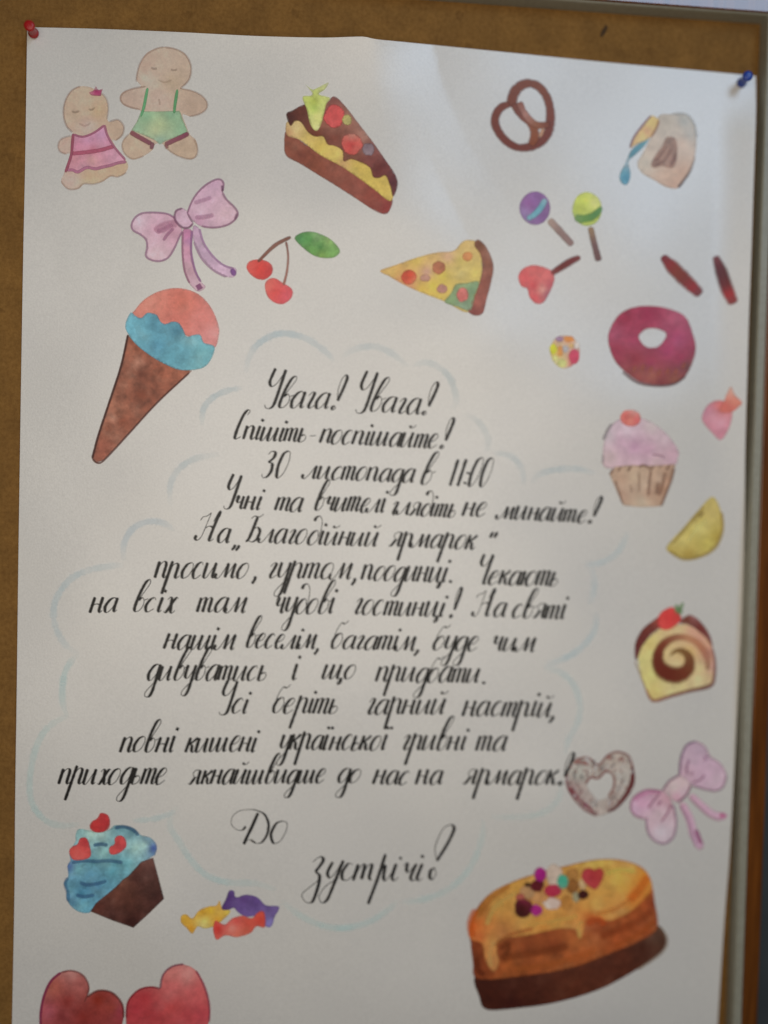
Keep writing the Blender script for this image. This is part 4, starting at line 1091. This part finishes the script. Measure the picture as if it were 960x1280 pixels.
# two big hearts at the foot of the sheet
P = part("", "", 40, 1190, 4)
b = P()
b.fill([(42, 330), (52, 240), (88, 150), (145, 100), (200, 93), (258, 118), (287, 180), (277, 222), (330, 193), (400, 203), (450, 258), (460, 320), (430, 410), (350, 500), (240, 590), (160, 560), (80, 480), (48, 410)],
       [(110, 180, 134, 70, 56), (200, 110, 142, 92, 82), (240, 170, 132, 72, 64), (80, 300, 138, 66, 70), (180, 250, 116, 44, 38), (150, 320, 106, 42, 40), (330, 240, 112, 34, 22), (400, 280, 118, 46, 36), (440, 300, 124, 46, 52), (260, 320, 108, 36, 30), (200, 450, 112, 40, 36)], noise=.08, feather=.35)
b.stroke([(45, 400), (43, 310), (60, 220), (95, 145), (145, 102)], 3.0, (108, 34, 58), alpha=.75)
b.stroke([(145, 102), (200, 93), (258, 118), (285, 180), (262, 250)], 2.2, (104, 56, 50), alpha=.5)
b.stroke([(275, 225), (330, 193), (400, 203), (450, 258), (458, 330)], 2.6, (96, 40, 34), alpha=.6)
b.build("big_heart", poster, "dark red heart, left of the pair at the foot")
b = P()
b.fill([(470, 300), (485, 235), (540, 185), (600, 172), (642, 180), (655, 115), (700, 72), (760, 62), (820, 92), (862, 170), (886, 260), (886, 340), (850, 450), (780, 540), (690, 590), (590, 540), (520, 470), (476, 390)],
       [(700, 110, 162, 96, 88), (780, 110, 164, 104, 96), (700, 180, 160, 82, 78), (820, 200, 158, 72, 70), (560, 230, 138, 44, 46), (520, 290, 144, 46, 50), (700, 270, 152, 58, 56), (600, 320, 140, 46, 48), (850, 320, 152, 58, 62), (780, 320, 148, 54, 56), (650, 470, 138, 48, 50)], noise=.07, feather=.35)
b.stroke([(640, 182), (655, 115), (700, 72), (760, 60)], 2.4, (112, 60, 70), alpha=.6)
b.stroke([(472, 330), (480, 250), (530, 192), (590, 175), (642, 182)], 2.4, (118, 34, 42), alpha=.6)
b.stroke([(820, 92), (862, 170), (886, 260), (886, 350)], 2.4, (124, 46, 62), alpha=.6)
b.build("big_heart", poster, "lighter red heart, right of the pair at the foot")


# ------------------------------------------------------------------ the handwriting: one pen alphabet, every word placed where it stands
INK = (20, 18, 17)
def U(x): return [(x, 1), (x, .2), (x+.09, .01), (x+.2, .16)]
OV = [(.46, .82), (.34, 1), (.14, .86), (0, .42), (.08, .04), (.22, 0), (.38, .3), (.48, .8)]
OC_ = [(.32, 1), (.12, .86), (0, .42), (.08, .05), (.22, 0), (.4, .2), (.48, .62), (.42, .92), (.30, 1)]
def tail(x): return [(x, .9), (x, .2), (x+.07, .01), (x+.17, .15)]
def arch(x): return [(x, .5), (x+.13, .9), (x+.27, 1), (x+.38, .86), (x+.4, .6), (x+.4, .2), (x+.48, .01), (x+.62, .2)]
GL = {
 'а': (.70, [OV, [(.48, 1)]+tail(.48)]),
 'о': (.62, [OC_]),
 'и': (.76, [[(0, 1), (0, .18), (.09, 0), (.22, .15), (.46, 1)], [(.46, 1)]+tail(.46)]),
 'й': (.76, [[(0, 1), (0, .18), (.09, 0), (.22, .15), (.46, 1)], [(.46, 1)]+tail(.46), [(.16, 1.45), (.25, 1.3), (.4, 1.34), (.5, 1.5)]]),
 'і': (.32, [[(.04, 1)]+tail(.04), [(.08, 1.48), (.06, 1.3)]]),
 'ї': (.36, [[(.04, 1)]+tail(.04), [(-.02, 1.48), (-.04, 1.32)], [(.2, 1.48), (.18, 1.32)]]),
 'п': (.66, [[(0, 1), (0, 0)], arch(0)]),
 'т': (.80, [[(0, 1), (0, 0)], [(0, .55), (.1, .92), (.2, 1), (.27, .85), (.27, 0)], [(.27, .55), (.38, .92), (.48, 1), (.55, .85), (.55, .2), (.63, .01), (.77, .2)]]),
 'р': (.66, [[(.02, 1.15), (0, -1.0)], arch(0)]),
 'с': (.60, [[(.4, .82), (.3, 1), (.12, .86), (0, .42), (.08, .06), (.22, 0), (.44, .24)]]),
 'е': (.58, [[(.02, .4), (.28, .55), (.4, .82), (.28, 1), (.12, .86), (0, .42), (.08, .06), (.22, 0), (.48, .26)]]),
 'г': (.44, [[(-.02, .75), (.1, 1), (.22, .96), (.2, .66), (.12, .2), (.2, 0), (.4, .22)]]),
 'л': (.70, [[(-.16, .34), (-.16, .08), (-.02, 0), (.14, .25), (.42, 1.04)], [(.42, 1)]+tail(.44)]),
 'м': (.94, [[(-.16, .34), (-.16, .08), (-.02, .0), (.12, .25), (.32, 1.04)], [(.32, 1), (.35, .04)], [(.35, .04), (.5, .5), (.66, 1.04)], [(.66, 1)]+tail(.68)]),
 'н': (.68, [[(.02, 1), (0, 0)], [(0, .48), (.2, .56), (.42, .5)], [(.42, 1)]+tail(.42)]),
 'к': (.56, [[(.02, 1), (0, 0)], [(.42, 1), (.3, .8), (.04, .5)], [(.1, .52), (.24, .45), (.3, .15), (.4, .01), (.54, .2)]]),
 'в': (.58, [[(.02, .5), (.22, 1.2), (.4, 1.85), (.34, 2.12), (.18, 1.95), (.06, 1.2), (.02, .3), (.1, 0), (.28, .05), (.4, .35), (.38, .72), (.24, .92), (.1, .72)], [(.38, .76), (.56, .86)]]),
 'у': (.58, [[(0, 1), (0, .35), (.09, .12), (.24, .22), (.42, .95)], [(.42, 1), (.42, -.6), (.32, -1.02), (.12, -.98), (.1, -.72), (.34, -.25), (.56, .1)]]),
 'д': (.62, [OV, [(.48, 1), (.48, -.6), (.38, -1.02), (.16, -1), (.12, -.74), (.36, -.28), (.6, .1)]]),
 'D': (.60, [[(.46, .55), (.34, .96), (.14, .86), (0, .42), (.08, .04), (.26, 0), (.44, .3), (.5, .9), (.4, 1.6), (.2, 1.95), (.02, 1.86), (-.02, 1.6)]]),
 'ц': (.78, [[(0, 1), (0, .18), (.09, 0), (.22, .15), (.46, 1)], [(.46, 1)]+tail(.46)[:3]+[(.68, .05), (.7, -.25), (.6, -.38), (.56, -.22), (.74, .1)]]),
 'ш': (1.06, [[(0, 1), (0, .18), (.08, 0), (.2, .15), (.38, 1)], [(.38, 1), (.38, .18), (.46, 0), (.58, .15), (.76, 1)], [(.76, 1)]+tail(.76)]),
 'щ': (1.08, [[(0, 1), (0, .18), (.08, 0), (.2, .15), (.38, 1)], [(.38, 1), (.38, .18), (.46, 0), (.58, .15), (.76, 1)], [(.76, 1)]+tail(.76)[:3]+[(.98, .05), (1.0, -.25), (.9, -.38), (.86, -.22), (1.04, .1)]]),
 'ч': (.66, [[(-.02, .8), (.06, 1), (.13, .9), (.1, .6), (.18, .46), (.32, .56), (.42, .75)], [(.42, 1)]+tail(.42)]),
 'х': (.58, [[(0, .82), (.1, 1), (.2, .9), (.26, .5), (.34, .08), (.44, 0), (.54, .18)], [(.52, .92), (.42, 1), (.3, .7), (.2, .3), (.1, 0), (-.02, .1)]]),
 'я': (.68, [[(.45, .48), (.2, .52), (.06, .76), (.18, 1), (.45, 1)], [(.24, .5), (.12, .15), (.02, 0), (-.08, .1)], [(.45, 1)]+tail(.45)]),
 'ю': (.78, [[(.02, 1), (0, 0)], [(0, .5), (.22, .52)], [(x+.22, y) for x, y in OC_]]),
 'ь': (.50, [[(.02, 1), (0, .15), (.1, 0), (.3, .1), (.36, .36), (.24, .52), (.04, .42)]]),
 'з': (.52, [[(.05, .85), (.2, 1), (.36, .86), (.3, .62), (.14, .52)], [(.14, .52), (.34, .36), (.4, -.1), (.3, -.8), (.12, -1.1), (-.04, -1), (.05, -.68), (.3, -.25), (.52, .08)]]),
 'б': (.58, [[(.42, .9), (.3, 1), (.12, .86), (0, .42), (.08, .04), (.24, 0), (.42, .3), (.46, .66), (.34, .98)], [(.0, .45), (.04, 1.2), (.18, 1.68), (.36, 1.62), (.52, 1.86)]]),
 'У': (.62, [[(-.08, 2.45), (-.14, 1.6), (.02, 1.28), (.22, 1.5), (.42, 2.3)], [(.42, 2.4), (.42, .3), (.3, -.1), (.08, -.1), (-.02, .12)]]),
 'С': (.52, [[(.28, 1.75), (.36, 2.05), (.2, 2.12), (.06, 1.7), (0, .8), (.02, .15), (.12, 0), (.36, .2)]]),
 'Н': (.78, [[(-.34, .34), (-.36, .1), (-.2, 0), (-.06, .35), (.0, 1.95)], [(-.42, 1.35), (-.34, 1.62), (-.16, 1.7), (.0, 1.95)], [(-.02, .85), (.12, 1.02), (.28, 1.0), (.4, .9)], [(.28, 1.35), (.36, 2.0), (.44, 2.1), (.44, 1.7)], [(.42, 2.0), (.38, .25), (.46, .02), (.6, .2)]]),
 'Б': (.74, [[(.12, 1.85), (.06, .8), (.0, .2), (-.12, .02)], [(-.2, 1.72), (-.05, 1.92), (.2, 1.86), (.4, 2.08)], [(.08, .95), (.3, 1.1), (.48, .8), (.44, .25), (.24, .02), (.02, .1)]]),
 'Ч': (.62, [[(-.12, 2.05), (-.14, 1.5), (.0, 1.25), (.2, 1.35), (.36, 1.9)], [(.38, 2.05), (.36, .3), (.42, .02), (.56, .16)]]),
 '3': (.72, [[(.02, 1.75), (.16, 2), (.38, 1.9), (.36, 1.5), (.14, 1.15)], [(.14, 1.15), (.38, 1.05), (.44, .5), (.3, .06), (.08, 0), (-.02, .28)]]),
 '0': (.68, [[(.3, 2), (.08, 1.75), (0, .85), (.1, .08), (.24, 0), (.42, .4), (.5, 1.2), (.42, 1.85), (.28, 2)]]),
 '1': (.48, [[(.06, 1.62), (.12, 1.74), (.2, 2)], [(.2, 2), (.2, 0)]]),
 ':': (.34, [[(.14, .98), (.14, .84)], [(.14, .3), (.14, .16)]]),
 '!': (.50, [[(.26, .55), (.12, 1.2), (.12, 1.85), (.24, 2.15), (.36, 1.95), (.34, 1.35), (.26, .55)], [(.2, .26), (.1, .14), (.16, 0), (.28, .1), (.2, .26)]]),
 ',': (.3, [[(.06, .1), (.1, -.1), (-.02, -.38)]]),
 '.': (.3, [[(.04, .14), (.06, -.06)]]),
 '-': (.5, [[(.02, .5), (.36, .55)]]),
 '„': (.5, [[(.08, .1), (.1, -.08), (0, -.34)], [(.3, .1), (.32, -.08), (.22, -.34)]]),
 '”': (.5, [[(0, .9), (.02, 1.2), (.1, 1.25), (.04, .85)], [(.24, .9), (.26, 1.2), (.34, 1.25), (.28, .85)]]),
}
SL = 0.32
rt = random.Random(3)
def pen(paint, pts, wthick, alpha):
    q = smooth(pts, False, 8, .42)
    seg = np.linalg.norm(np.diff(q, axis=0), axis=1)
    s = np.concatenate([[0], np.cumsum(seg)])
    n = max(3, int(s[-1]/1.1))
    t = np.linspace(0, s[-1], n+1)
    q = np.stack([np.interp(t, s, q[:, 0]), np.interp(t, s, q[:, 1])], -1)
    tg = np.gradient(q, axis=0)
    tg /= np.linalg.norm(tg, axis=1, keepdims=True)+1e-9
    down = np.clip(tg[:, 1], 0, 1)*1.0
    wv = wthick*(0.25+0.78*down**1.15)
    k = np.array([.2, .6, .2])
    wv = np.convolve(np.pad(wv, 1, mode='edge'), k, 'valid')
    paint.ribbon(q, wv, INK, soft=.55, alpha=alpha, ends=True, rough=.18, uneven=.1)
def word(txt, x0, y0, x1, y1, xh, parent, thick=3.6, alpha=.98, sl=SL):
    adv = sum(GL[c][0] for c in txt)
    last = GL[txt[-1]][0]*0.25
    L = math.hypot(x1-x0, y1-y0)
    sx = min(L/(adv-last), 1.32*xh)
    ux, uy = (x1-x0)/L, (y1-y0)/L
    p = Paint(0, 0, 1, 0)
    cx = 0.0
    for c in txt:
        a_, strokes = GL[c]
        jx, jy, js = rt.uniform(-.03, .03), rt.uniform(-.03, .03), rt.uniform(.94, 1.06)
        jl = rt.uniform(-.03, .03)
        for st in strokes:
            pts = []
            for (gx, gy) in st:
                gy2 = gy*js+jy
                lx = (cx+gx+jx)*sx + gy2*xh*(sl+jl)
                ly = gy2*xh
                pts.append((x0+ux*lx+uy*ly*0.2, y0+uy*lx-ly))
            pen(p, pts, thick, alpha)
        cx += a_
    return p.build("handwritten_word", parent)
LINES = [
 [("Увага!", 331, 508, 421, 512, 20), ("Увага!", 445, 513, 537, 519, 20)],
 [("Спішіть", 292, 549, 381, 553, 17), ("-", 384, 553, 393, 553.5, 17), ("поспішайте!", 399, 554, 556, 561, 18)],
 [("30", 326, 597, 364, 598, 17.5), ("листопада", 381, 598, 514, 603, 17), ("в", 526, 605, 543, 606, 19), ("11:00", 558, 607, 608, 609, 17.5, None, 3.5)],
 [("Учні", 279, 634, 324, 638, 17), ("та", 343, 638, 377, 640, 18), ("вчителі", 393, 638, 480, 641, 18), ("глядіть".replace('д', 'D'), 489, 643, 567, 647, 17), ("не", 578, 645, 607, 646, 18), ("минайте!", 623, 649, 741, 654, 17)],
 [("На", 252, 676, 285, 679, 18), ("„", 291, 682, 300, 683, 17), ("БлагоDійний", 309, 678, 469, 683, 18), ("ярмарок", 487, 683, 590, 687, 18), ("”", 607, 686, 620, 686, 17)],
 [("просимо", 193, 723, 306, 723, 20), (",", 317, 722, 321, 722, 20), ("гуртом", 334, 723, 434, 724, 20), (",", 442, 724, 446, 724, 19), ("поодинці", 452, 725, 557, 728, 19), (".", 562, 728, 566, 728, 18), ("Чекають", 596, 730, 695, 733, 18)],
 [("на", 112, 766, 147, 765, 19), ("всіх", 166, 764, 221, 766, 19), ("там", 247, 765, 311, 766, 19), ("чуDові", 340, 767, 416, 767, 20), ("гостинці", 442, 768, 554, 771, 19), ("!", 561, 772, 567, 772, 18), ("На", 598, 770, 629, 771, 17.5), ("святі", 639, 772, 706, 774, 18)],
 [("нашім", 204, 811, 288, 812, 19), ("веселім,", 307, 809, 399, 812, 18), ("багатім,", 414, 810, 530, 814, 18), ("буде", 541, 812, 595, 814, 18), ("чим", 613, 813, 667, 815, 18)],
 [("дивуватись", 184, 850, 331, 851, 19), ("і", 365, 850, 375, 850, 21), ("що", 403, 849, 442, 849, 18), ("придбати", 470, 852, 596, 853, 19), (".", 604, 854, 608, 854, 17)],
 [("Усі", 274, 891, 313, 892, 18), ("беріть", 340, 891, 420, 892, 19), ("гарний", 457, 893, 559, 893, 19), ("настрій,", 578, 895, 695, 896, 19)],
 [("повні", 150, 940, 216, 940, 20), ("кишені", 232, 940, 319, 940, 19), ("української", 349, 937, 481, 938, 19), ("гривні", 502, 938, 580, 938, 19), ("та", 595, 939, 631, 939, 19)],
 [("приходьте", 73, 980, 204, 980, 20), ("якнайшвидше", 237, 980, 403, 979, 18), ("до", 421, 978, 447, 979, 18), ("нас", 466, 980, 508, 981, 18), ("на", 520, 981, 557, 980, 18), ("ярмарок!", 580, 980, 705, 981, 18.5)],
]
for ln in LINES:
    t = empty("text_line", poster)
    for a in ln:
        word(*a[:6], parent=t, thick=a[7] if len(a) > 7 else 3.6)
t = empty("text_line", poster)
def zz(pts): return [(270+x/3, 990+y/3) for x, y in pts]
p = Paint()
pen(p, zz([(112, 128), (100, 142), (80, 142), (58, 122), (62, 92), (90, 70), (140, 66), (180, 82), (197, 118), (192, 158), (172, 188), (148, 192), (128, 180)]), 3.0, .85)
pen(p, zz([(158, 78), (135, 130), (118, 165), (104, 196)]), 3.8, .95)
pen(p, zz([(104, 190), (128, 178), (150, 192)]), 2.4, .75)
pen(p, zz([(252, 108), (226, 118), (206, 158), (216, 192), (240, 184), (262, 148), (266, 116), (246, 108)]), 3.4, .9)
p.build("handwritten_word", t)
t = empty("text_line", poster)
p = Paint()
for a in ([(362, 262), (392, 242), (402, 258), (372, 300)], [(372, 300), (388, 312), (384, 350), (362, 410), (336, 412), (322, 385), (345, 362), (385, 330)],
          [(438, 262), (418, 302), (428, 322), (452, 296), (474, 258)], [(478, 256), (452, 320), (420, 398), (398, 416), (386, 392), (412, 352), (460, 322)],
          [(514, 272), (496, 268), (474, 300), (474, 326), (492, 330), (520, 308)],
          [(534, 270), (514, 332)], [(518, 320), (545, 276), (558, 274), (545, 328)], [(545, 318), (572, 274), (585, 274), (574, 320), (584, 330)],
          [(636, 232), (604, 330), (570, 420)], [(606, 322), (634, 272), (628, 318), (636, 332), (660, 300), (676, 268)],
          [(676, 268), (660, 318), (668, 332), (684, 318)], [(694, 244), (690, 252)],
          [(702, 276), (718, 266), (714, 292), (722, 300), (744, 276)], [(752, 268), (730, 318), (738, 332), (758, 318)],
          [(774, 268), (754, 318), (760, 332), (776, 322)], [(776, 236), (772, 246)],
          [(828, 258), (822, 205), (850, 140), (880, 122), (893, 138), (870, 190), (828, 258)], [(822, 284), (806, 292), (801, 318), (812, 328), (825, 304), (818, 285)]):
    pen(p, zz(a), 3.7, .92)
p.build("handwritten_word", t)


# ------------------------------------------------------------------ push pins
def plastic(name, col):
    m, nt, b, N, L = mat_new(name)
    g = N.new("ShaderNodeNewGeometry")
    n1 = n_noise(nt, 200, 2, 0.5, g.outputs["Position"])
    r = n_ramp(nt, n1.outputs[0], [(0.3, tuple(c*0.9 for c in col)), (0.7, col)])
    L.new(r.outputs[0], b.inputs["Base Color"])
    b.inputs["Roughness"].default_value = 0.35
    b.inputs["Subsurface Weight"].default_value = 0.0
    return m
STEEL, nt_, bs_, N_, L_ = mat_new("pin_steel")
bs_.inputs["Metallic"].default_value = 1.0
bs_.inputs["Base Color"].default_value = (0.55, 0.55, 0.56, 1)
bs_.inputs["Roughness"].default_value = 0.3
def lathe(name, prof, mat, parent, n=28):
    verts, faces = [], []
    for r, d in prof:
        for k in range(n):
            a = 2*math.pi*k/n
            verts.append((r*math.cos(a), -d, r*math.sin(a)))
    m = len(prof)
    for i in range(m-1):
        for k in range(n):
            k2 = (k+1) % n
            faces.append((i*n+k, i*n+k2, (i+1)*n+k2, (i+1)*n+k))
    faces.append(tuple(range(n-1, -1, -1)))
    faces.append(tuple(range((m-1)*n, m*n)))
    o = mesh_obj(name, verts, faces, mat, parent, True)
    import bmesh
    bm = bmesh.new(); bm.from_mesh(o.data)
    bmesh.ops.recalc_face_normals(bm, faces=bm.faces)
    bm.to_mesh(o.data); bm.free()
    return o
HEAD = [(0.0022, 0.0), (0.0031, 0.0004), (0.0033, 0.0010), (0.0030, 0.0016), (0.0026, 0.0023), (0.0024, 0.0040), (0.0024, 0.0065), (0.0026, 0.0082),
        (0.0030, 0.0090), (0.0033, 0.0097), (0.0033, 0.0104), (0.0029, 0.0110), (0.0015, 0.0113)]
def push_pin(px, py, col, label, tilt):
    p = on_sheet(np.array([px]), np.array([py]))[0]
    t = empty("push_pin", loc=(p[0], p[1]-0.0003, p[2]))
    t.rotation_euler = tilt
    t.scale = (0.88, 0.95, 0.88)
    tag(t, label, "push pin", "push pins holding the poster")
    lathe("pin_head", HEAD, plastic("pin_plastic", col), t)
    lathe("needle", [(0.0005, -0.007), (0.0005, 0.0005)], STEEL, t, 10)
push_pin(42.5, 42.5, (0.42, 0.012, 0.014), "red push pin in the top left corner of the poster", (math.radians(4), 0, math.radians(4)))
push_pin(926.5, 104, (0.012, 0.055, 0.36), "blue push pin in the top right corner of the poster", (math.radians(3), 0, math.radians(-6)))
